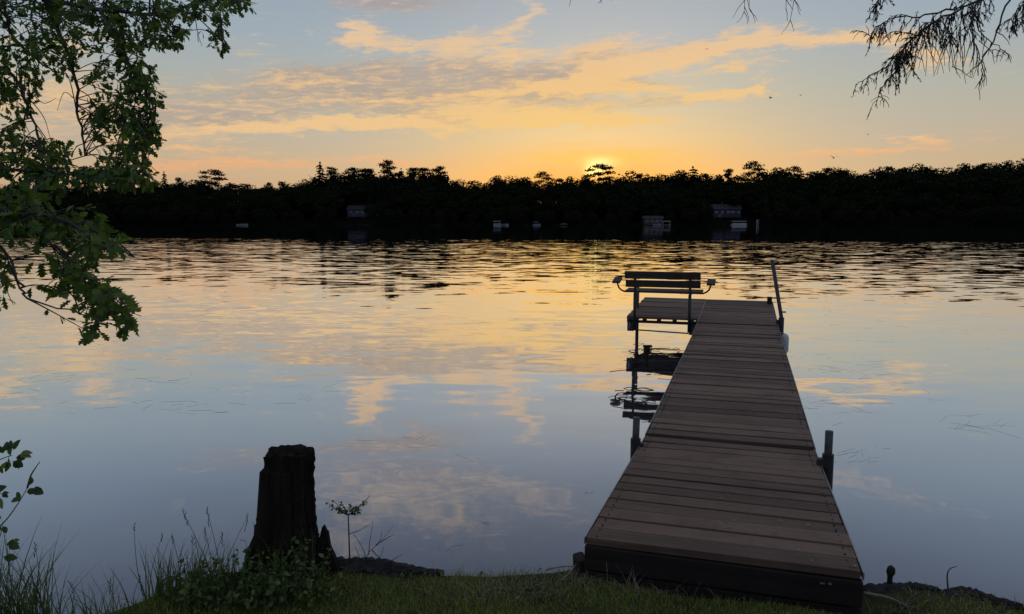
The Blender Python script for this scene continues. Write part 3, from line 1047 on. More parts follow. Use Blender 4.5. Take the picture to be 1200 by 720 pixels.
droop(at(1114, 52, 4.25), Vector((0.05, 0, -1)), 0.15, 0, 0.002, 0.1)
droop(at(1116, 78, 4.25), Vector((0.8, 0, -0.5)), 0.12, 0, 0.002, 0.1)
# the long limb that passes just above the view
cB = [Vector((5.5, 2.4, 4.1)), (1400, -190, 4.3), (1180, -110, 4.4), (1000, -62, 4.5), (880, -44, 4.5), (780, -38, 4.6), (664, -34, 4.6)]
conifer_branch(cB, 0.026, 0.004, 26, 0.9, 0.05, 0.12, 0.4)
conifer_branch([(1060, -70, 4.4), (1040, -30, 4.4), (1030, -5, 4.4), (1026, 12, 4.4)], 0.004, 0.0015, 16, 1.0, 0.05, 0.10, 0.3)
for (x0, x1, y1, br) in [(868, 872, 14, 0.12), (874, 878, 10, 0.10), (930, 926, 24, 0.10), (924, 921, 10, 0.07), (667, 667, 8, 0.0), (704, 705, 4, 0.03), (715, 716, 1, 0.0)]:
    p = at(x0, -42, 4.5)
    e = at(x1, y1, 4.5)
    sp = smooth_path([p, (p + e) / 2 + rv(0.012), e], 4)
    ctw.tube([v + O for v in sp], [0.0030 - 0.0016 * i / 8 for i in range(len(sp))], 4, cap=False)
    if br:
        for s in range(4):
            droop(sp[rnd.randint(4, 8)], Vector((rnd.choice([-1, 1, 1]) * 0.6, 0, -0.9)), br * rnd.uniform(0.5, 1.1), 0.0, 0.0016, 0.1)
cb.build('branch', M['bark'], con, smooth=True)
ctw.build('twig', M['twig'], con)['kind'] = 'stuff'
NL.build('crown', M['conifer_leaf'], con)

# ------------------------------------------------------------------ the far shore: trees, houses, boats
def clump_faces(pts, nrm, size):
    """an irregular leaf clump face (two quads bent along the middle) at every point"""
    n = len(pts)
    a = npr.normal(size=(n, 3))
    X = np.cross(a, nrm)
    X /= np.linalg.norm(X, axis=1, keepdims=True) + 1e-9
    Y = np.cross(nrm, X)
    s = size[:, None]
    base = np.array([(-1, -.6), (0, -.75), (1, -.5), (-.8, .6), (0.05, .85), (.9, .55)])
    jit = npr.uniform(-.35, .35, (n, 6, 2))
    uv = base[None] + jit
    V = pts[:, None, :] + (X[:, None, :] * uv[:, :, :1] + Y[:, None, :] * uv[:, :, 1:]) * s[:, None, :] * 0.5
    V[:, (1, 4), :] += nrm[:, None, :] * s[:, None, :] * 0.18
    F = np.array([(0, 1, 4, 3), (1, 2, 5, 4)])[None] + (np.arange(n) * 6)[:, None, None]
    return V.reshape(-1, 3), F.reshape(-1, 4)


def sphere_pts(n):
    d = npr.normal(size=(n, 3))
    return d / np.linalg.norm(d, axis=1, keepdims=True)


def deciduous(h, r, n=2300, lobes=26, size=0.68, open_=0.0, base=0.12):
    """crown of leaf clumps gathered in uneven lobes; unit height h"""
    P, Nn = [], []
    cz, rz = h * (base + 1) / 2, h * (1 - base) / 2
    for _ in range(lobes):
        d = sphere_pts(1)[0]
        q = npr.uniform(0.35, 0.85)
        c = np.array([d[0] * r * q, d[1] * r * q, cz + d[2] * rz * q])
        lr = npr.uniform(0.20, 0.40) * r
        m = n // lobes
        s = sphere_pts(m)
        rad = lr * npr.uniform(0.55, 1.08, (m, 1))
        P.append(c + s * rad * np.array([1.1, 1.1, 0.85]))
        nn = s + npr.normal(size=(m, 3)) * 0.5
        Nn.append(nn / np.linalg.norm(nn, axis=1, keepdims=True))
    m = int(n * 0.35 * (1 - open_))
    s = sphere_pts(m)
    P.append(np.array([0, 0, cz]) + s * np.array([r, r, rz]) * npr.uniform(0.2, 0.8, (m, 1)))
    Nn.append(sphere_pts(m))
    P, Nn = np.concatenate(P), np.concatenate(Nn)
    return clump_faces(P, Nn, npr.uniform(0.6, 1.3, len(P)) * size)


def conifer_crown(h, r, n=2200, base=0.12, droop_=0.35, gap=0.0):
    P, Nn, Sz = [], [], []
    tiers = int(h / 1.1)
    for k in range(tiers):
        f = k / (tiers - 1)
        z = h * (base + (1 - base) * f)
        if gap and npr.random() < gap:
            continue
        br = r * (1 - f) ** 0.62 * npr.uniform(0.65, 1.1) + 0.15
        nb = npr.integers(5, 9)
        for b in range(nb):
            a = npr.uniform(0, 2 * math.pi)
            ln = br * npr.uniform(0.6, 1.1)
            m = max(4, int(n / tiers / nb))
            t = npr.uniform(0.1, 1, m)
            P.append(np.stack([np.cos(a) * t * ln, np.sin(a) * t * ln, z - droop_ * t * ln + npr.normal(size=m) * 0.15], 1))
            nn = np.array([0, 0, 1.0]) + npr.normal(size=(m, 3)) * 0.5
            Nn.append(nn / np.linalg.norm(nn, axis=1, keepdims=True))
            Sz.append((1.15 - 0.65 * t) * (0.45 + 0.55 * (1 - f)) * 1.0 + 0.15)
    return clump_faces(np.concatenate(P), np.concatenate(Nn), np.concatenate(Sz))


def pine_crown(h, r, n=2200, base=0.42):
    """airy old white pine: separate flat plates of needles on long limbs"""
    P, Nn = [], []
    for k in range(20):
        f = base + (1 - base) * (k + npr.uniform(0, 1)) / 20
        a = npr.uniform(0, 2 * math.pi)
        q = r * npr.uniform(0.2, 0.95) * (1.05 - 0.55 * (f - base) / (1 - base))
        c = np.array([math.cos(a) * q, math.sin(a) * q, h * f])
        m = n // 20
        s = sphere_pts(m) * npr.uniform(0.2, 1, (m, 1))
        P.append(c + s * np.array([r * 0.44, r * 0.44, h * 0.045]))
        nn = np.array([0, 0, 1.0]) + npr.normal(size=(m, 3)) * 0.7
        Nn.append(nn / np.linalg.norm(nn, axis=1, keepdims=True))
    P, Nn = np.concatenate(P), np.concatenate(Nn)
    return clump_faces(P, Nn, npr.uniform(0.35, 0.8, len(P)))


def trunk_mb(h, r, limbs=5, top=0.85, spread=2.0):
    mb = MB()
    mb.tube([(0, 0, -0.5), (0.1, 0, h * 0.3), (-0.1, 0.1, h * 0.6), (0, 0, h * top)], [r, r * .8, r * .5, r * .15], 6)
    for k in range(limbs):
        z = h * rnd.uniform(0.35, 0.8)
        a = rnd.uniform(0, 6.28)
        d = Vector((math.cos(a), math.sin(a), 0.55)) * spread * rnd.uniform(.6, 1.2)
        mb.tube([(0, 0, z), tuple(Vector((0, 0, z)) + d * 0.6), tuple(Vector((0, 0, z + 0.2)) + d)], [r * .35, r * .22, r * .08], 5, cap=False)
    return mb


def make_tree(name, kind, h, r, seed):
    """prototype with its base at the origin"""
    global npr
    npr = np.random.default_rng(seed)
    rnd.seed(seed)
    t = thing(name, None, None)
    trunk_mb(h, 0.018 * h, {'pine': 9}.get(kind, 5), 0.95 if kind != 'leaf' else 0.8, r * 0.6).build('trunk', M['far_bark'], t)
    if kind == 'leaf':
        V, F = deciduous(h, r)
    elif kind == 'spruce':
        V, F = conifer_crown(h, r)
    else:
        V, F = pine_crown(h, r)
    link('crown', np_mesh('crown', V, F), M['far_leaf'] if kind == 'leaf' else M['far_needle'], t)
    return t


protos = {'leaf': [], 'spruce': [], 'pine': []}
for i in range(9):
    protos['leaf'].append([make_tree('leafy_tree', 'leaf', 20, [7.5, 6.2, 8.6, 5.4, 7.0, 9.2, 6.6, 8.0, 5.8][i], 100 + i), False])
for i in range(3):
    protos['spruce'].append([make_tree('spruce_tree', 'spruce', 20, [10.5, 9.0, 12.0][i], 200 + i), False])
for i in range(4):
    protos['pine'].append([make_tree('pine_tree', 'pine', 20, [7.6, 6.4, 8.6, 7.0][i], 300 + i), False])
rnd.seed(77)
npr = np.random.default_rng(77)


def plant_tree(kind, x, y, h, label, group=None, wide=1.0, pick=None, cat='tree'):
    lst = protos[kind]
    e = lst[pick if pick is not None else rnd.randrange(len(lst))]
    if not e[1]:
        e[1] = True
        o = e[0]
    else:
        o = e[0].copy()
        col.objects.link(o)
        for ch in e[0].children:
            c = ch.copy()
            c.parent = o
            col.objects.link(c)
    s = h / 20.0
    o.location = (x, y, far_z(x, y) - 0.1)
    o.scale = (s * wide, s * wide, s)
    o.rotation_euler = (0, 0, rnd.uniform(0, 6.28))
    tag(o, label, cat, group)
    return o


# skyline, left to right: (picture x, picture y of the top, kind, width, label)
SK = [(-60, 208, 'leaf'), (-20, 210, 'leaf'), (20, 212, 'leaf'), (60, 212, 'leaf'), (100, 211, 'leaf'), (140, 210, 'leaf'), (172, 209, 'leaf'),
      (192, 202, 'spruce', 0.8, 'slim dark spruce tip just right of the oak boughs on the far skyline'), (212, 207, 'leaf'), (230, 208, 'leaf'),
      (248, 198, 'pine', 1.0, 'lone bushy pine standing above the far left skyline right of the oak boughs'), (270, 212, 'leaf'), (292, 214, 'leaf'), (314, 213, 'leaf'), (334, 212, 'leaf'), (352, 210, 'leaf'),
      (375, 191, 'spruce', 1.05, 'pointed dark spruce rising at the left end of the row of tall far pines'), (389, 196, 'pine', 0.7, 'narrow pine right beside the pointed spruce on the far skyline'),
      (404, 201, 'leaf'), (414, 196, 'pine', 0.8, 'second pine right of the pointed spruce on the far skyline'), (430, 197, 'pine', 0.9, 'broad pine just left of the tallest pine on the far skyline'),
      (453, 188, 'pine', 0.75, 'tallest narrow pine in the row of pines on the far skyline'), (440, 199, 'leaf'), (420, 201, 'leaf'), (461, 201, 'leaf'), (480, 202, 'leaf'), (500, 202, 'leaf'), (516, 203, 'leaf'), (388, 203, 'leaf'), (370, 207, 'leaf'), (470, 198, 'spruce', 0.8, 'small spruce just right of the tallest far pine'), (484, 196, 'pine', 0.9, 'loose crowned pine left of the flat topped pair on the far skyline'),
      (500, 196, 'pine', 0.9, 'flat topped pine left one of the close pair right of the row of pines'), (514, 195, 'pine', 0.8, 'flat topped pine right one of the close pair where the row of pines ends'), (530, 209, 'leaf'), (550, 211, 'leaf'), (570, 213, 'leaf'),
      (584, 205, 'leaf'), (600, 207, 'leaf'), (618, 207, 'leaf'), (637, 202, 'pine', 0.8, 'ragged small pine on the far skyline between the sun and the row of pines'), (655, 208, 'leaf'), (672, 206, 'leaf'), (686, 206, 'leaf'),
      (702, 192, 'pine', 0.95, 'open flat crowned pine standing right in front of the setting sun'), (716, 206, 'leaf'), (730, 201, 'leaf'), (750, 203, 'leaf'), (766, 204, 'leaf'), (780, 202, 'leaf'), (796, 199, 'leaf'),
      (812, 196, 'spruce', 1.3, 'broad pointed spruce on the far skyline right of the sun'), (828, 202, 'leaf'), (853, 198, 'pine', 0.7, 'small pine left of the tall open pine on the right skyline'), (842, 204, 'leaf'), (866, 203, 'leaf'), (884, 190, 'pine', 0.8, 'tall open pine on the far skyline above the white pontoon boat'),
      (898, 200, 'leaf'), (910, 196, 'leaf'), (931, 194, 'pine', 0.6, 'small round topped pine on the right far skyline'), (924, 200, 'leaf'), (945, 200, 'leaf'), (962, 196, 'leaf'), (978, 197, 'leaf'), (993, 196, 'leaf'), (1010, 200, 'leaf'), (1024, 199, 'leaf'),
      (1040, 193, 'leaf'), (1058, 193, 'leaf'), (1076, 192, 'leaf'), (1092, 194, 'leaf'), (1110, 195, 'leaf'), (1128, 191, 'leaf'), (1146, 189, 'leaf'), (1164, 189, 'leaf'), (1182, 187, 'leaf'), (1200, 186, 'leaf'), (1222, 186, 'leaf'), (1250, 188, 'leaf'), (1285, 188, 'leaf')]
for q in SK:
    px, py, kind = q[:3]
    Y = FAR_Y + rnd.uniform(44, 62) if kind == 'leaf' else FAR_Y + rnd.uniform(38, 46)
    p = at(px, py, Y)
    h = p.z - far_z(p.x, Y)
    if kind == 'leaf':
        h *= 1.03
        plant_tree(kind, p.x, Y, h, 'rounded dark leafy treetop along the far skyline', 'leafy trees along the far skyline', rnd.uniform(1.15, 1.55))
    else:
        plant_tree(kind, p.x, Y, h * (1.0 if kind == 'spruce' else 0.99), q[4], None, q[3])

for lst in protos.values():
    for e in lst:
        if not e[1] and lst is not protos['leaf']:
            for ch in list(e[0].children):
                bpy.data.objects.remove(ch)
            bpy.data.objects.remove(e[0])

# houses and boats keep their places clear of trees
clear = []


def box_house(name, label, px, py, wpx, Y, wall_h, depth, mat, roof_h, windows, chimney=None, deck=False, cat='house'):
    p = at(px, py, Y)
    w = wpx / FOC * Y
    x, y = p.x, Y
    z = far_z(x, y)
    clear.append((x, w * 0.5 + 2.5, y))
    h = thing(name, label, cat, (x, y, z), rnd.uniform(-.08, .08))
    MB().box((0, 0, wall_h / 2 - 1.2), (w, depth, wall_h + 2.4)).build('wall', mat, h)
    rf = MB()
    ov = 0.5
    b = [(-w / 2 - ov, -depth / 2 - ov, wall_h), (w / 2 + ov, -depth / 2 - ov, wall_h), (w / 2 + ov, depth / 2 + ov, wall_h), (-w / 2 - ov, depth / 2 + ov, wall_h), (-w / 2 - ov, 0, wall_h + roof_h), (w / 2 + ov, 0, wall_h + roof_h)]
    rf.v = b
    rf.f = [(0, 1, 5, 4), (2, 3, 4, 5), (0, 4, 3), (1, 2, 5), (3, 2, 1, 0)]
    r = rf.build('roof', M['shingle'], h)
    if chimney is not None:
        MB().box((chimney * w, 0.3, wall_h + roof_h + 0.3), (0.9, 0.9, 2.0)).build('chimney', M['siding_tan'], r)
    for (fx, fz, ww, wh) in windows:
        fr = MB().box((fx * w, -depth / 2 - 0.03, fz * wall_h), (ww + .24, 0.10, wh + .24)).build('window', M['white'], h)
        MB().box((fx * w, -depth / 2 - 0.09, fz * wall_h), (ww, 0.04, wh)).build('pane', M['glass'], fr)
    if deck:
        d = MB().box((0, -depth / 2 - 1.6, -0.1), (w * 0.9, 3.0, 0.2))
        for k in range(5):
            d.box((-w * 0.44 + k * w * 0.22, -depth / 2 - 3.0, -0.8), (0.15, 0.15, 1.6))
        d.box((0, -depth / 2 - 3.0, 0.9), (w * 0.9, 0.08, 0.1))
        d.build('porch', M['siding_tan'], h)
    return h


box_house('lake_house', 'pale blue grey house high on the far left bank below the row of pines', 424, 250, 30, FAR_Y + 28, 4.2, 8, M['siding'], 2.6,
          [(-.38, .62, 1.6, 1.2), (-.12, .62, 1.4, 1.2), (.12, .62, 2.2, 1.4), (.38, .62, 1.6, 1.2), (-.25, .2, 1.2, 1.2)], None, True)
box_house('lake_house', 'dark purple grey house with a chimney behind the white pontoon boat', 850, 248, 32, FAR_Y + 26, 4.6, 8, M['siding_dark'], 3.0,
          [(-.38, .6, 1.6, 1.2), (-.16, .6, 0.9, 1.8), (.06, .62, 1.8, 1.2), (.22, .62, 1.8, 1.2), (.42, .6, 1.2, 1.2), (-.25, .15, 1.4, 1.2)], -0.12, True)
box_house('boathouse', 'tan boathouse at the far waterline below the leafy skyline right of the sun', 765, 252, 22, FAR_Y + 9, 3.4, 5, M['siding_tan'], 1.6,
          [(-.34, .6, 1.2, 1.0), (-.08, .6, 1.2, 1.0), (.2, .6, 1.2, 1.0), (.4, .6, 0.8, 1.0)], None, False, 'boathouse')

n_fill = 0
SKL = sorted((q[0], q[1]) for q in SK if q[2] == 'leaf')
for (d0, d1, h0, h1, stepx) in ((2.0, 6, 7, 13, 7.5), (14, 24, 13, 18, 8.5), (28, 38, 99, 99, 8.5), (50, 60, 99, 99, 10)):
    x = -345
    while x < 345:
        xx = x + rnd.uniform(-3, 3)
        y = far_shore_y(xx) + rnd.uniform(d0, d1)
        x += stepx * rnd.uniform(0.85, 1.2)
        if any(abs(xx - c[0]) < c[1] + 2.0 and y < c[2] + 3 for c in clear):
            continue
        hh = rnd.uniform(h0, h1)
        if h0 == 99:                       # the back rows fill up to just under the skyline
            qx = 600 + xx / y * FOC
            qy = float(np.interp(qx, [q[0] for q in SKL], [q[1] for q in SKL]))
            hh = at(qx, qy + rnd.uniform(4, 12), y).z - far_z(xx, y)
        plant_tree('leaf', xx, y, hh, 'dark leafy tree packed into the unbroken wood on the far shore below the skyline', 'trees in the wood along the far shore', rnd.uniform(1.2, 1.6))
        n_fill += 1
for (hx, hw, hy) in clear:                  # trees close behind each house
    for k in range(5):
        xx = hx + (k - 2) * hw * 0.6
        yy = hy + 10 + rnd.uniform(0, 4)
        qx = 600 + xx / yy * FOC
        qy = float(np.interp(qx, [q[0] for q in SKL], [q[1] for q in SKL]))
        plant_tree('leaf', xx, yy, at(qx, qy + rnd.uniform(8, 20), yy).z - far_z(xx, yy), 'dark leafy tree packed into the unbroken wood on the far shore below the skyline', 'trees in the wood along the far shore', 1.4)


def far_loc(px, off=-3.0):
    Y = FAR_Y + off
    x = at(px, 264, Y).x
    Y = far_shore_y(x) + off
    return at(px, 264, Y).x, Y


def pontoon_boat(px, label, length, canopy_mat, hull_mat, full=True, off=-3.5, height=2.5):
    x, y = far_loc(px, off)
    b = thing('pontoon_boat', label, 'boat', (x, y, 0.0), rnd.uniform(-.12, .12))
    for s in (-1, 1):
        MB().tube([(-length / 2, s * 0.9, 0.2), (length / 2 - 0.7, s * 0.9, 0.2), (length / 2, s * 0.9, 0.4)], [0.32, 0.32, 0.08], 8).build('pontoon', M['alu'], b, smooth=True)
    MB().box((0, 0, 0.58), (length * 0.95, 2.4, 0.14)).build('deck', hull_mat, b)
    rl = MB()
    for s in (-1, 1):
        rl.box((0, s * 1.15, 0.95), (length * 0.9, 0.05, 0.55))
    rl.build('side_rail', hull_mat, b)
    st_ = MB()
    st_.box((-length * 0.3, 0.6, 0.95), (1.5, 0.7, 0.6)).box((length * 0.25, -0.6, 0.95), (1.4, 0.7, 0.6))
    st_.build('seat', hull_mat, b)
    c = MB().box((-0.2, 0, height), (length * (0.96 if full else 0.6), 2.5, 0.16), None).box((-0.2, 0, height - 0.25), (length * (0.9 if full else 0.55), 2.54, 0.34)).build('canopy', canopy_mat, b, bevel=0.05)
    for sx in (-1, 1):
        for sy in (-1, 1):
            MB().tube([(sx * length * 0.26 - 0.2, sy * 1.12, 0.6), (sx * length * 0.26 - 0.2, sy * 1.12, height - 0.1)], 0.045, 6).build('pole', M['white'], c)
    return b


def motor_boat(px, label, length, mat, off=-3.0, cover=None, z=0.0):
    x, y = far_loc(px, off)
    b = thing('motor_boat', label, 'boat', (x, y, z), rnd.uniform(-.15, .15))
    secs = [(-.5, .9, .75), (-.25, 1.0, .8), (.1, 1.0, .85), (.35, .7, .95), (.5, .06, 1.05)]
    hb = MB()
    for (fx, hw, hz) in secs:
        hb.v += [(fx * length, -hw, hz), (fx * length, -hw * .8, .15), (fx * length, 0, -.15), (fx * length, hw * .8, .15), (fx * length, hw, hz), (fx * length, 0, hz - .12)]
    for i in range(len(secs) - 1):
        for k in range(6):
            k2 = (k + 1) % 6
            hb.f.append((i * 6 + k, i * 6 + k2, (i + 1) * 6 + k2, (i + 1) * 6 + k))
    hb.f += [tuple(range(5, -1, -1)), tuple(range(24, 30))]
    hb.build('hull', mat, b)
    MB().box((0.0, 0, 1.05), (0.10, 1.6, 0.5), Matrix.Rotation(R(-25), 4, 'Y')).build('windshield', M['glass'], b)
    MB().box((-length * .5 - .15, 0, .55), (0.4, 0.45, 0.9)).build('outboard_motor', M['bracket'], b, bevel=0.05)
    if cover:
        cv = MB().box((-0.4, 0, 1.95), (length * .62, 2.0, .22)).build('canopy', cover, b, bevel=0.05)
        for sx in (-1, 1):
            MB().tube([(sx * length * .22 - .4, 0.8, .7), (sx * length * .22 - .4, 0.8, 1.9)], 0.04, 6).build('pole', M['alu'], cv)
    return b


def boat_lift(px, label, length, mat, off=-2.5, height=2.6):
    x, y = far_loc(px, off)
    b = thing('boat_lift', label, 'boat lift', (x, y, 0.0))
    c = MB()
    L2 = length / 2
    c.v = [(-L2, -1.3, height - .5), (L2, -1.3, height - .5), (L2, 1.3, height - .5), (-L2, 1.3, height - .5), (-L2, 0, height), (L2, 0, height)]
    c.f = [(0, 1, 5, 4), (2, 3, 4, 5), (0, 4, 3), (1, 2, 5), (3, 2, 1, 0)]
    c.build('canopy', mat, b)
    for sx in (-1, 1):
        for sy in (-1, 1):
            MB().tube([(sx * (L2 - .2), sy * 1.2, -1), (sx * (L2 - .2), sy * 1.2, height - .45)], 0.07, 6).build('post', M['alu'], b)
    MB().box((0, 0, 0.35), (length, 2.3, 0.12)).build('cradle', M['alu'], b)
    return b


motor_boat(284, 'white motor boat at the far left waterline right of the oak boughs', 6.2, M['white'])
pontoon_boat(583, 'small white canopied pontoon boat on the far waterline left of the blue covered boat', 4.6, M['white'], M['white'], True)
motor_boat(592, 'low grey motor boat moored just right of the small white pontoon boat', 3.6, M['alu'])
motor_boat(629, 'white boat under a blue cover on the far waterline left of the sun', 4.2, M['white'], -3.0, M['canvas_blue'])
motor_boat(770, 'white motor boat with a pale canopy moored in front of the tan boathouse', 4.8, M['white'], -3.5, M['canvas'])
boat_lift(781, 'boat lift under a brown canopy right of the tan boathouse', 4.2, M['brown'])
pontoon_boat(866, 'long white canopied pontoon boat moored below the dark purple grey house', 8.6, M['canvas'], M['alu'], True)


def small_dock(px, label, length, off):
    x, y = far_loc(px, off)
    d = thing('small_dock', label, 'dock', (x, y, 0))
    MB().box((0, 0, 0.55), (length, 1.3, 0.12)).build('deck', M['siding_tan'], d)
    for k in range(4):
        MB().tube([((k / 3 - .5) * length * .95, -0.6, -1), ((k / 3 - .5) * length * .95, -0.6, 0.9)], 0.06, 6).build('post', M['far_bark'], d)


small_dock(512, 'low pale dock alone on the far waterline left of the small white pontoon boat', 7.0, -1.5)
small_dock(426, 'low pale dock on the far waterline below the blue grey house', 6.5, -1.5)
small_dock(616, 'short low dock on the far waterline just left of the blue covered boat', 3.5, -1.5)
# upturned rowing boat on the bank
x, y = far_loc(661, 2.5)
ub = MB()
secs = [(-2.4, .15, .25), (-1.4, .75, .85), (0, .95, 1.1), (1.4, .75, .8), (2.4, .1, .2)]
for (fx, hw, hz) in secs:
    ub.v += [(fx, -hw, 0), (fx, -hw * .75, hz * .6), (fx, 0, hz), (fx, hw * .75, hz * .6), (fx, hw, 0)]
for i in range(4):
    for k in range(4):
        ub.f.append((i * 5 + k, i * 5 + k + 1, (i + 1) * 5 + k + 1, (i + 1) * 5 + k))
o = ub.build('rowing_boat', M['siding_tan'])
o.location = (x, y, far_z(x, y) + 0.1)
tag(o, 'upturned brown rowing boat lying on the far bank below the sun', 'boat')
# white post by the long pontoon boat
x, y = far_loc(887, -2.0)
wp = thing('marker_post', 'tall white post at the far waterline right of the long pontoon boat', 'post', (x, y, 0))
MB().tube([(0, 0, -1), (0, 0, 2.2), (0, 0, 3.0)], [0.45, 0.42, 0.3], 10).build('post', M['white'], wp, smooth=True)
MB().tube([(0, 0, 3.0), (0, 0, 3.15), (0, 0, 3.3)], [0.3, 0.28, 0.05], 10).build('cap', M['white'], wp, smooth=True)
MB().tube([(0.9, 0, -0.5), (1.0, 0, 3.6)], 0.09, 6).build('pole', M['alu'], wp)

# ------------------------------------------------------------------ stump on the bank
npr = np.random.default_rng(5)
rnd.seed(5)


def gz(x, y):
    return ground_z(x, y)


def gp(px, py, z=BANK_Z):
    p = on(px, py, z)
    return p


st_base = on(338, 672, BANK_Z)
ST_H = at(338, 529, st_base.y).z - st_base.z
stump = thing('tree_stump', 'tall black rotten tree stump with a flat sawn top standing on the bank', 'stump', st_base)


def stump_mesh():
    NA, NZ = 72, 40
    H = ST_H
    V, F = [], []
    for j in range(NZ + 1):
        f = j / NZ
        z = -0.12 + f * (H + 0.12)
        g = max(z, 0) / H
        for i in range(NA):
            a = 2 * math.pi * i / NA
            ca, sa = math.cos(a), math.sin(a)
            # leans left at the foot, upright on the right
            left = max(0, -ca)
            right = max(0, ca)
            r = 0.116 + 0.085 * left * (1 - g) ** 1.5 + 0.030 * right * (1 - g) ** 3 + 0.05 * (1 - g) ** 4
            r += 0.008 * math.sin(a * 5 + 0.7) + 0.007 * math.sin(a * 9 + 1.9 + g * 1.2) + 0.005 * math.sin(a * 17 + g * 3) + 0.0035 * npr.normal() * (0.6 + 0.6 * (1 - g))
            # peeling notch high on the left flank
            if 2.5 < a < 4.4 and z > H - 0.06:
                r -= 0.010
            r *= 1 + 0.10 * (math.sin(2 * a) ** 2) * (0.4 + 0.6 * g)
            x = ca * r + 0.016 * g + 0.010 * left
            y = sa * r * 0.85
            zz = z
            if j == NZ:
                zz += 0.003 * math.sin(a * 3) + npr.uniform(-.0015, .0015) + (0.004 if 1.2 < a < 2.2 or 4.2 < a < 5.2 else 0)
            V.append((x, y, zz))
    for j in range(NZ):
        for i in range(NA):
            i2 = (i + 1) % NA
            F.append((j * NA + i, j * NA + i2, (j + 1) * NA + i2, (j + 1) * NA + i))
    me = bpy.data.meshes.new('stump')
    c = len(V)
    for rr in (0.75, 0.45):
        for i in range(NA):
            p = V[NZ * NA + i]
            V.append((p[0] * rr, p[1] * rr, H - 0.01 - 0.02 * (1 - rr) + npr.uniform(-.006, .006)))
    for ring, prev in ((c, NZ * NA), (c + NA, c)):
        for i in range(NA):
            i2 = (i + 1) % NA
            F.append((prev + i, prev + i2, ring + i2, ring + i))
    F.append(tuple(c + NA + i for i in range(NA)))
    me.from_pydata(V, [], F)
    return me


link('trunk', stump_mesh(), M['stump'], stump, smooth=False)
# slab of wood still standing against the near face, its sawn top a hand lower
sb = MB()
for (x0, x1, zt) in ((-0.088, -0.040, ST_H - 0.066), (-0.038, 0.016, ST_H - 0.071), (0.018, 0.060, ST_H - 0.075)):
    b = len(sb.v)
    for (zz, yo, k) in ((0.10, -0.135, 1.0), (0.3, -0.122, 1.0), (zt, -0.108, 0.98)):
        sb.v += [(x0 * k - 0.08 * (zt - zz), yo, zz), (x1 * k, yo - 0.006, zz), (x1 * k, yo + 0.06, zz), (x0 * k - 0.08 * (zt - zz), yo + 0.06, zz)]
    for j in (0, 4):
        for k in range(4):
            k2 = (k + 1) % 4
            sb.f.append((b + j + k, b + j + k2, b + j + 4 + k2, b + j + 4 + k))
    sb.f.append((b + 8, b + 9, b + 10, b + 11))
sb.build('loose_slab', M['stump'], stump, bevel=0.004)
# broken splinter at the right of the foot
sh = MB()
pr = [(-0.05, -0.1), (-0.045, 0.10), (-0.035, 0.18), (-0.022, 0.20), (-0.016, 0.245), (-0.004, 0.262), (0.006, 0.235), (0.016, 0.225), (0.024, 0.15), (0.045, 0.10), (0.06, 0.05), (0.075, -0.1)]
b = len(sh.v)
for yy in (-0.03, 0.03):
    sh.v += [(x + npr.uniform(-.003, .003), yy * (1 - 0.6 * max(z, 0) / 0.26), z) for x, z in pr]
n = len(pr)
sh.f += [tuple(range(n)), tuple(reversed(range(n, 2 * n)))] + [(k, k + n, (k + 1) % n + n, (k + 1) % n) for k in range(n)]
o = sh.build('splinter', M['stump'], stump)
o.location = (0.195, -0.03, 0)


# ------------------------------------------------------------------ logs along the water's edge
def rough_log(name, label, cat, pts, radii, mat, squash=0.8):
    P = smooth_path(pts, 10)
    base = Vector(pts[0])
    V, F = [], []
    NA = 20
    for i, p in enumerate(P):
        t = i / (len(P) - 1)
        d = (P[min(i + 1, len(P) - 1)] - P[max(i - 1, 0)]).normalized()
        s = d.cross(Vector((0, 0, 1))).normalized()
        u = s.cross(d)
        rr = float(np.interp(t, np.linspace(0, 1, len(radii)), radii))
        for k in range(NA):
            a = 2 * math.pi * k / NA
            r = rr * (1 + 0.16 * math.sin(3 * a + 5 * t) + 0.20 * npr.normal() * 0.6)
            V.append(tuple(p - base + (s * math.cos(a) + u * math.sin(a) * squash) * r))
    for i in range(len(P) - 1):
        for k in range(NA):
            k2 = (k + 1) % NA
            F.append((i * NA + k, i * NA + k2, (i + 1) * NA + k2, (i + 1) * NA + k))
    me = bpy.data.meshes.new(name)
    me.from_pydata(V, [], F + [tuple(range(NA)), tuple(range((len(P) - 1) * NA, len(P) * NA))])
    o = link(name, me, mat)
    o.location = base
    return tag(o, label, cat)


rough_log('rotten_log', 'low black rotten log lying at the water edge just right of the stump', 'log',
          [gp(372, 664), gp(410, 667), gp(450, 668), (gp(490, 672)), gp(520, 672)], [0.045, 0.058, 0.055, 0.035, 0.018], M['mud'])
rough_log('driftwood_log', 'dark muddy log against the right corner of the dock with a knob on top', 'log',
          [gp(1005, 694), gp(1040, 694), gp(1080, 694), gp(1112, 699)], [0.03, 0.042, 0.045, 0.02], M['mud'])
rough_log('driftwood_log', 'dark sloping log at the water edge in the bottom right corner', 'log',
          [gp(1100, 698), gp(1130, 699), gp(1165, 707), gp(1215, 716)], [0.02, 0.042, 0.038, 0.012], M['mud'])
kn = gp(1042, 692)
o = MB().tube([Vector((0, 0, -0.06)), Vector((0, 0, 0.03)), Vector((0.002, 0, 0.05)), Vector((0.003, 0, 0.07)), Vector((0, 0, 0.082))], [0.012, 0.012, 0.02, 0.018, 0.006], 9).build('stake', M['mud'], smooth=True)
o.location = kn + Vector((0, 0, 0.04))
tag(o, 'stubby dark stake poking up from the muddy log right of the dock', 'stake')


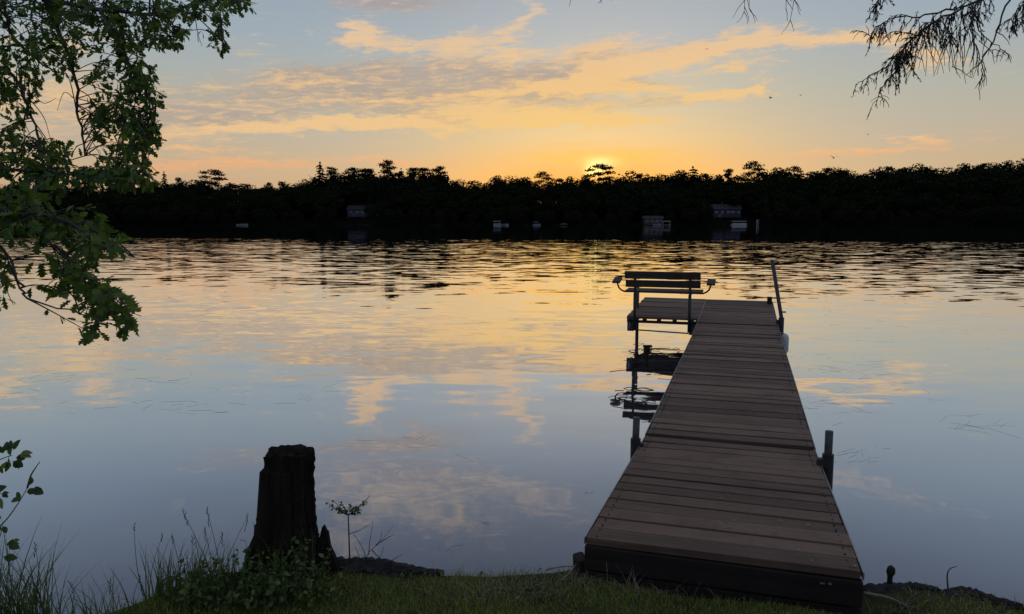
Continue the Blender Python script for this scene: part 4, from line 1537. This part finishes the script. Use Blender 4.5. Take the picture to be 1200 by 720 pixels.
def stick(name, label, pts, r, mat, cat='stick'):
    P = smooth_path(pts, 5)
    base = Vector(pts[0])
    mb = MB().tube([p - base for p in P], [r * (1 - 0.6 * i / (len(P) - 1)) for i in range(len(P))], 6)
    o = mb.build(name, mat, None, smooth=True)
    o.location = base
    return tag(o, label, cat)


q = gp(1111, 688)
stick('stick', 'thin bent twig arching up from between the two muddy logs on the right', [at(1111, 690, q.y), at(1110, 675, q.y), at(1113, 667, q.y), at(1121, 664, q.y)], 0.004, M['twig'])
stick('stick', 'pale curved stick lying on the grass right of the dock corner', [gp(1012, 695, BANK_Z + .03), gp(1035, 699, BANK_Z + .03), gp(1050, 704, BANK_Z + .03), gp(1062, 710, BANK_Z + .03)], 0.008, M['drytwig'])
stick('stick', 'pale reed stalk lying across the bank left of the dock end', [gp(640, 668, BANK_Z + .03), gp(660, 664, BANK_Z + .04), gp(688, 665, BANK_Z + .03)], 0.005, M['drytwig'])
stick('stick', 'short pale stick leaning up against the wooden block by the dock', [gp(658, 680, BANK_Z + .02), gp(668, 671, BANK_Z + .03), gp(676, 660, BANK_Z + .05)], 0.005, M['drytwig'])
bl = gp(681, 671)
o = MB().box((0, 0, 0.02), (0.055, 0.10, 0.13), Matrix.Rotation(0.2, 4, 'Z'), 0.008).build('wood_block', M['beam'], bevel=0.012)
o.location = bl
tag(o, 'small weathered wooden block beside the left corner of the dock', 'block')


# ------------------------------------------------------------------ grass
def blades(n, pos_fn, h_fn, w, lean, segs=3, name='blades'):
    """curved tapering blades as one mesh: two strips of quads each"""
    P = np.array([pos_fn() for _ in range(n)])
    h = np.array([h_fn(p) for p in P])
    a = npr.uniform(0, 2 * math.pi, n)
    la = npr.uniform(0, 2 * math.pi, n)
    lv = npr.uniform(0.15, 1.0, n) * lean
    rows = []
    for k in range(segs + 1):
        t = k / segs
        off = np.stack([np.cos(la) * lv * t ** 1.8 * h, np.sin(la) * lv * t ** 1.8 * h, h * (t - 0.35 * (lv * t) ** 2 * np.minimum(1, lv))], 1)
        c = P + off
        ww = w * (1 - t) ** 0.7 * npr.uniform(0.7, 1.3, n) if k < segs else np.full(n, w * 0.05)
        s = np.stack([np.cos(a) * ww, np.sin(a) * ww, np.zeros(n)], 1)
        rows += [c - s, c + s]
    V = np.stack(rows, 1).reshape(-1, 3)
    q = np.array([(2 * k, 2 * k + 1, 2 * k + 3, 2 * k + 2) for k in range(segs)])
    F = (q[None] + (np.arange(n) * 2 * (segs + 1))[:, None, None]).reshape(-1, 4)
    return V, F


def under_dock(x, y):
    s = Vector((x, y, 0)).dot(AX)
    l = Vector((x, y, 0)).dot(CX)
    return s > S0 - 0.02 and L0 - 0.02 < l < L0 + W + 0.02


def lawn_pos(x0, x1, d0, d1):
    while True:
        x = rnd.uniform(x0, x1)
        d = d0 + (d1 - d0) * rnd.random()
        y = shore_y(x) - d
        if under_dock(x, y):
            continue
        # sparse, patchy towards the edge
        e = 0.5 + 0.5 * math.sin(x * 5.3 + 1.7 * math.sin(y * 7)) * math.cos(y * 6.1 + x)
        if d < 0.22 and rnd.random() > 0.25 + 0.75 * (d / 0.22) * e:
            continue
        if x > 1.5 and d < 0.42 and rnd.random() > 0.18 + 0.3 * e:
            continue
        if rnd.random() > 0.55 + 0.45 * e:
            continue
        return (x, y, gz(x, y) - 0.004)


def lawn_h(p):
    e = 0.5 + 0.5 * math.sin(p[0] * 3.1 + 2 * math.sin(p[1] * 4)) * math.cos(p[1] * 5.1 - p[0] * 2)
    return rnd.uniform(0.015, 0.042) * (0.6 + 0.9 * e)


parts = []
parts.append(blades(42000, lambda: lawn_pos(-2.6, 3.2, 0.03, 1.05), lawn_h, 0.0021, 0.9))
parts.append(blades(16000, lambda: lawn_pos(-7, 7, 0.05, 2.2), lawn_h, 0.003, 0.9))
V = np.concatenate([p[0] for p in parts])
off = 0
Fs = []
for v, f in parts:
    Fs.append(f + off)
    off += len(v)
o = link('lawn_grass', np_mesh('lawn_grass', V, np.concatenate(Fs)), M['grass'])
tag(o, 'short trampled green grass covering the bank', 'grass', kind='stuff')
# dry straw lying in the grass along the edge
V, F = blades(900, lambda: lawn_pos(-0.4, 3.0, 0.02, 0.35), lambda p: rnd.uniform(0.05, 0.13), 0.0016, 3.0)
o = link('dry_straw', np_mesh('dry_straw', V, F), M['drytwig'])
tag(o, 'dry pale straw strewn along the edge of the bank', 'straw', kind='stuff')


def clump(name, label, px, py, z, rx, ry, n, h0, h1, w, lean, mat='tallgrass', cat='grass clump', stalks=0, sh=(0.3, 0.45)):
    c = on(px, py, z)
    t = thing(name, label, cat, (c.x, c.y, gz(c.x, c.y)))

    def pos():
        a, r = rnd.uniform(0, 6.28), math.sqrt(rnd.random())
        x, y = c.x + rx * r * math.cos(a), c.y + ry * r * math.sin(a)
        return (x - c.x, y - c.y, gz(x, y) - gz(c.x, c.y) - 0.01)
    V, F = blades(n, pos, lambda p: rnd.uniform(h0, h1), w, lean, 5)
    link('blade', np_mesh('blade', V, F), M[mat], t).name = 'foliage'
    if stalks:
        mb = MB()
        for _ in range(stalks):
            p = Vector(pos())
            hh = rnd.uniform(*sh)
            d = Vector((rnd.uniform(-.25, .25), rnd.uniform(-.15, .15), 1))
            pts = [p, p + d * hh * 0.5, p + d * hh + Vector((rnd.uniform(-.05, .05), 0, 0))]
            sp = smooth_path(pts, 4)
            mb.tube(sp, [0.0019 - 0.0011 * i / 8 for i in range(len(sp))], 4, cap=False)
            for k in range(rnd.randint(3, 8)):            # seed head
                e = sp[-1] - d * 0.012 * k
                mb.tube([e, e + Vector((rnd.uniform(-.012, .012), rnd.uniform(-.01, .01), .016))], [0.0022, 0.0006], 4, cap=False)
        mb.build('stalk', M['twig'], t)
    return t


clump('tall_grass', 'big clump of long arching grass in the bottom left corner', 28, 712, BANK_Z, 0.17, 0.10, 190, 0.16, 0.46, 0.0036, 0.75, stalks=3, sh=(0.35, 0.5))
clump('tall_grass', 'sparse leaning grass between the corner clump and the stump', 130, 724, BANK_Z, 0.20, 0.07, 60, 0.08, 0.24, 0.003, 0.9, stalks=3, sh=(0.12, 0.26))
clump('tall_grass', 'upright grass clump with bare seed stalks just left of the stump', 225, 700, BANK_Z, 0.22, 0.09, 190, 0.10, 0.30, 0.0036, 0.45, stalks=9, sh=(0.28, 0.5))
clump('tall_grass', 'thin grass blades standing in front of the black stump', 345, 690, BANK_Z, 0.12, 0.06, 46, 0.12, 0.34, 0.0022, 0.35, stalks=3, sh=(0.2, 0.33))


# leafy weeds heaped round the foot of the stump
WL = Leaves(oval_leaf_shape(0.3))
wt = MB()
for _ in range(330):
    px = rnd.triangular(175, 405, 320)
    dpx = (px - 310) / 110.0
    c = on(px, rnd.uniform(680, 722), BANK_Z)
    c.z = gz(c.x, c.y)
    hmax = 0.20 * math.exp(-dpx * dpx * 0.8) + 0.04
    hh = rnd.uniform(0.02, hmax)
    top = c + Vector((rnd.uniform(-.05, .05), rnd.uniform(-.04, .04), hh))
    wt.tube([c, (c + top) / 2 + rv(0.006), top], [0.0016, 0.0013, 0.0008], 4, cap=False)
    for k in range(rnd.randint(4, 9)):
        f = rnd.uniform(0.35, 1.0)
        p = c.lerp(top, f)
        d = (rv(1.0) + Vector((0, -0.2, 0.25))).normalized()
        WL.add(p, d, (Vector((0, 0, 1)) + rv(0.5)).normalized(), rnd.uniform(0.013, 0.036))
for _ in range(110):                          # low leaves scattered through the lawn
    x = rnd.uniform(-2.2, 2.6)
    y = shore_y(x) - rnd.uniform(0.08, 0.8)
    if under_dock(x, y):
        continue
    c = Vector((x, y, gz(x, y) + 0.018))
    for k in range(4):
        WL.add(c + rv(0.006), rv(1) + Vector((0, 0, .2)), (Vector((0, 0, 1)) + rv(0.3)).normalized(), rnd.uniform(0.012, 0.028))
dummy = thing('weeds', None, None)
wt2 = wt.build('stem', M['herb'], dummy)
lf = WL.build('foliage', M['herb'], dummy)
tag(dummy, 'low leafy weeds heaped round the stump and dotted through the grass', 'weeds', kind='stuff')
for c_ in (wt2, lf):
    c_['kind'] = 'stuff'

# seedling with a flat umbrella of small leaves
sbp = gp(410, 666)
Ys = sbp.y - 0.02
sd_base = at(410, 664, Ys)
sap = thing('seedling', 'small seedling with a flat umbrella of tiny leaves right of the stump', 'seedling', sd_base)
sm_ = MB()
top = at(408, 603, Ys)
sp = smooth_path([sd_base - sd_base + Vector((0, 0, -0.03)), at(409, 630, Ys) - sd_base, top - sd_base], 4)
sm_.tube(sp, [0.0048 - 0.0018 * i / 8 for i in range(len(sp))], 6)
SL = Leaves(oval_leaf_shape(0.3))
for (ex, ey) in ((384, 590), (392, 588), (400, 589), (396, 596), (412, 592), (420, 594), (428, 589), (433, 582), (404, 594), (416, 598), (388, 594), (424, 597)):
    e = at(ex, ey, Ys + rnd.uniform(-.06, .06)) - sd_base
    m_ = (e + (top - sd_base)) / 2 + Vector((0, 0, -0.004))
    pp = smooth_path([top - sd_base - Vector((0, 0, 0.006)), m_, e], 3)
    sm_.tube(pp, [0.0022 - 0.0013 * i / 6 for i in range(len(pp))], 4, cap=False)
    for k in range(9):
        f = rnd.uniform(0.35, 1.0)
        i0 = min(int(f * (len(pp) - 1)), len(pp) - 2)
        SL.add(pp[i0].lerp(pp[i0 + 1], f * (len(pp) - 1) - i0) + sd_base, rv(1) + Vector((0, 0, .35)), Vector((0, 0, 1)) + rv(.5), rnd.uniform(0.012, 0.024))
e = at(434, 577, Ys) - sd_base
sm_.tube([at(428, 590, Ys) - sd_base, e], [0.0012, 0.0006], 4, cap=False)
for k in range(6):
    p = at(432, 615, Ys).lerp(at(421, 623, Ys), rnd.random())
sm_.tube([at(409, 626, Ys) - sd_base, at(421, 622, Ys) - sd_base, at(437, 612, Ys) - sd_base], [0.002, 0.0016, 0.0006], 4, cap=False)
sm_.build('stem', M['twig'], sap)
SL.build('foliage', M['herb'], sap)

# bare dead twigs beside the seedling
db = at(430, 664, Ys)
dead = thing('dead_twigs', 'bare branching dead twigs between the seedling and the rotten log', 'twigs', db)
for pts in ([(426, 666), (432, 648), (445, 636), (461, 616)], [(430, 664), (427, 648), (420, 634), (414, 626)], [(432, 650), (433, 638), (435, 624), (437, 610)], [(440, 640), (446, 632), (447, 622)], [(445, 636), (455, 630), (461, 627)],
            [(436, 645), (446, 655), (458, 662)], [(424, 662), (420, 650), (416, 640)], [(438, 664), (446, 652), (450, 640)], [(450, 666), (462, 655), (472, 650)]):
    P = [at(x_, y_, Ys + rnd.uniform(-.03, .03)) - db for x_, y_ in pts]
    sp = smooth_path(P, 4)
    MB().tube(sp, [0.0026 - 0.0018 * i / (len(sp) - 1) for i in range(len(sp))], 4, cap=False).build('twig', M['twig'], dead)

# young shrub at the left edge of the view
sy = 3.2
shb = Vector((-2.45, 3.15, 0.25))
shrub = thing('young_shrub', 'young shrub with oval bright leaves leaning in at the left edge', 'shrub', shb)
sm_ = MB()
HL = Leaves(oval_leaf_shape(0.30))
for pts, lv_ in (([(-70, 690), (-30, 640), (2, 615), (20, 592), (32, 572)], [(34, 570, .5, .5), (30, 577, 1, .1), (38, 574, 1, .15), (26, 584, -.7, .3)]),
                 ([(32, 572), (36, 558), (42, 548), (47, 541)], []),
                 ([(-70, 690), (-50, 600), (-20, 550), (2, 538), (14, 534)], [(10, 530, -.2, 1), (16, 528, .5, .7), (18, 536, 1, -.2), (8, 540, -.3, -.8), (14, 540, .6, -.6), (4, 532, -.5, .7), (22, 533, 1, .3), (2, 545, -.2, -.7), (11, 534, .2, .3)]),
                 ([(-50, 600), (-30, 578), (-8, 578), (4, 579)], [(2, 579, 1, 0), (-6, 577, .5, .6), (0, 582, .2, -.6)]),
                 ([(-70, 690), (-30, 670), (-5, 640), (3, 618)], [(2, 616, .2, -1), (0, 612, -.5, .5), (8, 640, 1, .2), (14, 636, 1, .4), (-6, 644, -.5, .5), (4, 652, .4, -.4)])):
    P = [at(x_, y_, sy + rnd.uniform(-.03, .03)) - shb for x_, y_ in pts]
    sp = smooth_path(P, 4)
    sm_.tube(sp, [0.0045 - 0.003 * i / (len(sp) - 1) for i in range(len(sp))], 5, cap=False)
    for (lx, ly, dx, dz) in lv_:
        p = at(lx, ly, sy + rnd.uniform(-.04, .04))
        for k in range(2):
            HL.add(p, Vector((dx, rnd.uniform(-.4, .4), dz)) + rv(.25), (Vector((0.1, -0.8, 0.7)) + rv(.5)), rnd.uniform(0.036, 0.058))
sm_.build('stem', M['twig'], shrub)
HL.build('foliage', M['shrub_leaf'], shrub)

# ------------------------------------------------------------------ reeds and weed floating on the lake
fl = MB()


def floater(x, y, ln, r, a=None, kink=True, up=0.0):
    a = rnd.uniform(-0.5, 0.5) if a is None else a
    d = Vector((math.cos(a), math.sin(a), 0))
    p = Vector((x, y, 0.0))
    e = p + d * ln
    m_ = (p + e) / 2 + Vector((rnd.uniform(-.06, .06) * ln, rnd.uniform(-.10, .10) * ln, up))
    fl.tube(smooth_path([p, m_, e], 3), r, 4, cap=False)


for _ in range(800):
    Y = 8.0 + 22 * rnd.random() ** 1.5
    x = rnd.uniform(-1, 1) * Y * 0.72
    if math.sin(x * 0.8 + 1.3 * math.sin(Y * 0.5)) + rnd.uniform(-.9, .9) < 0.1:
        continue
    floater(x, Y, rnd.uniform(0.06, 0.30), rnd.uniform(0.0006, 0.0014), rnd.gauss(0, 0.7), up=0.0)
for (px, py, n, sx, sy_, ln) in ((395, 455, 9, 40, 10, 0.3), (465, 549, 1, 12, 3, 0.16), (40, 440, 6, 40, 8, 0.4), (170, 452, 4, 30, 10, 0.4), (1000, 535, 14, 40, 10, 0.12), (1130, 500, 14, 60, 10, 0.3), (1010, 425, 14, 20, 20, 0.25),
                                 (685, 577, 3, 8, 3, 0.05), (560, 613, 3, 10, 2, 0.05), (530, 645, 4, 14, 5, 0.06), (450, 510, 6, 60, 20, 0.2), (760, 470, 50, 40, 14, 0.2), (770, 415, 44, 36, 12, 0.22), (745, 478, 24, 16, 6, 0.14), (980, 450, 30, 60, 40, 0.3), (870, 600, 2, 10, 3, 0.1)):
    for _ in range(n):
        p = on(px + rnd.gauss(0, sx * 0.6), py + rnd.gauss(0, sy_ * 0.6), 0)
        floater(p.x, p.y, ln * rnd.uniform(0.5, 1.4), rnd.uniform(0.0006, 0.0013), rnd.gauss(0, 0.8), up=0.0)
for (px, py, n, sx, sy_) in ((765, 412, 26, 30, 5), (742, 425, 14, 10, 8), (768, 436, 18, 30, 5), (745, 472, 22, 22, 5), (760, 490, 22, 24, 5), (735, 460, 8, 14, 5)):
    for _ in range(n):                    # a loose mat of weed round the legs of the bench platform
        p = on(px + rnd.gauss(0, sx * 0.7), py + rnd.gauss(0, sy_ * 0.8), 0)
        if under_dock(p.x, p.y):
            continue
        floater(p.x, p.y, rnd.uniform(0.08, 0.3), rnd.uniform(0.003, 0.008), rnd.gauss(0.1, 0.5), up=rnd.choice([0, 0, 0.02]))
o = fl.build('floating_reeds', M['twig'])
tag(o, 'scattered bits of floating reed and water weed on the lake', 'reeds', kind='stuff')
# a stub of a sunken stake under the bench
p = on(757, 421, 0)
o = MB().tube([Vector((0, 0, -0.5)), Vector((0, 0, 0.10)), Vector((0.01, 0, 0.19))], [0.045, 0.042, 0.05], 8).box((0.02, 0, 0.2), (0.13, 0.08, 0.03)).build('stake', M['beam'])
o.location = p
tag(o, 'short dark stake standing out of the water below the bench platform', 'stake')

# ------------------------------------------------------------------ birds
for (px, py, Y, s, lab) in ((903, 115, 60, 1.0, 'tiny dark bird in the open sky left of the drooping conifer'), (938, 112, 90, 0.8, 'faint speck of a bird nearest the drooping conifer'), (1017, 158, 80, 0.9, 'tiny bird low in the sky under the conifer tips'),
                            (977, 185, 110, 1.6, 'dark bird just above the far treetops on the right'), (828, 58, 70, 0.7, 'speck of a bird in front of the golden cloud streak')):
    p = at(px, py, Y)
    k = Y / 100 * s
    b = MB()
    b.v = [(-.42, .05, .12), (-.2, -.05, .16), (0, -.06, .02), (.2, -.05, .15), (.45, .06, .08), (.2, .10, .14), (0, .12, .0), (-.2, .10, .15), (0, -.3, .02), (0, .34, 0), (.04, 0, -.08), (-.04, 0, -.08)]
    b.f = [(0, 1, 7), (1, 2, 6, 7), (2, 3, 5, 6), (3, 4, 5), (2, 10, 8), (8, 11, 2), (6, 9, 10), (6, 11, 9), (2, 6, 10), (2, 11, 6), (10, 9, 11), (10, 11, 8)]
    b.v = [tuple(c * k for c in v) for v in b.v]
    o = b.build('bird', M['feather'])
    o.location = p
    o.rotation_euler = (0, 0, rnd.uniform(-.7, .7))
    tag(o, lab, 'bird')

# crumbs of leaf, twig and grass dropped on the near boards
lt = MB()
for _ in range(70):
    yy = abs(rnd.gauss(0, 0.7)) + 0.03
    xx = rnd.choice([rnd.uniform(0.05, W - 0.05), rnd.gauss(0.95, 0.15), rnd.gauss(0.6, 0.2)])
    if not 0.02 < xx < W - 0.02 or yy > 2.2:
        continue
    p = dk(xx, yy, deck_z(yy) + 0.006)
    a = rnd.uniform(0, 6.28)
    d = (CX * math.cos(a) + AX * math.sin(a)) * rnd.uniform(0.004, 0.020)
    if rnd.random() < 0.75:
        lt.tube([p - d, p + Vector((0, 0, 0.003)) + d.cross(Vector((0, 0, .2))), p + d], rnd.uniform(0.0008, 0.0016), 4)
    else:
        e = d.cross(Vector((0, 0, 1))) * 0.5
        lt.poly([p - d, p + e + Vector((0, 0, .004)), p + d, p - e + Vector((0, 0, .002))])
o = lt.build('leaf_litter', M['drytwig'])
tag(o, 'crumbs of dry grass and leaf scattered on the near planks of the dock', 'litter', kind='stuff')
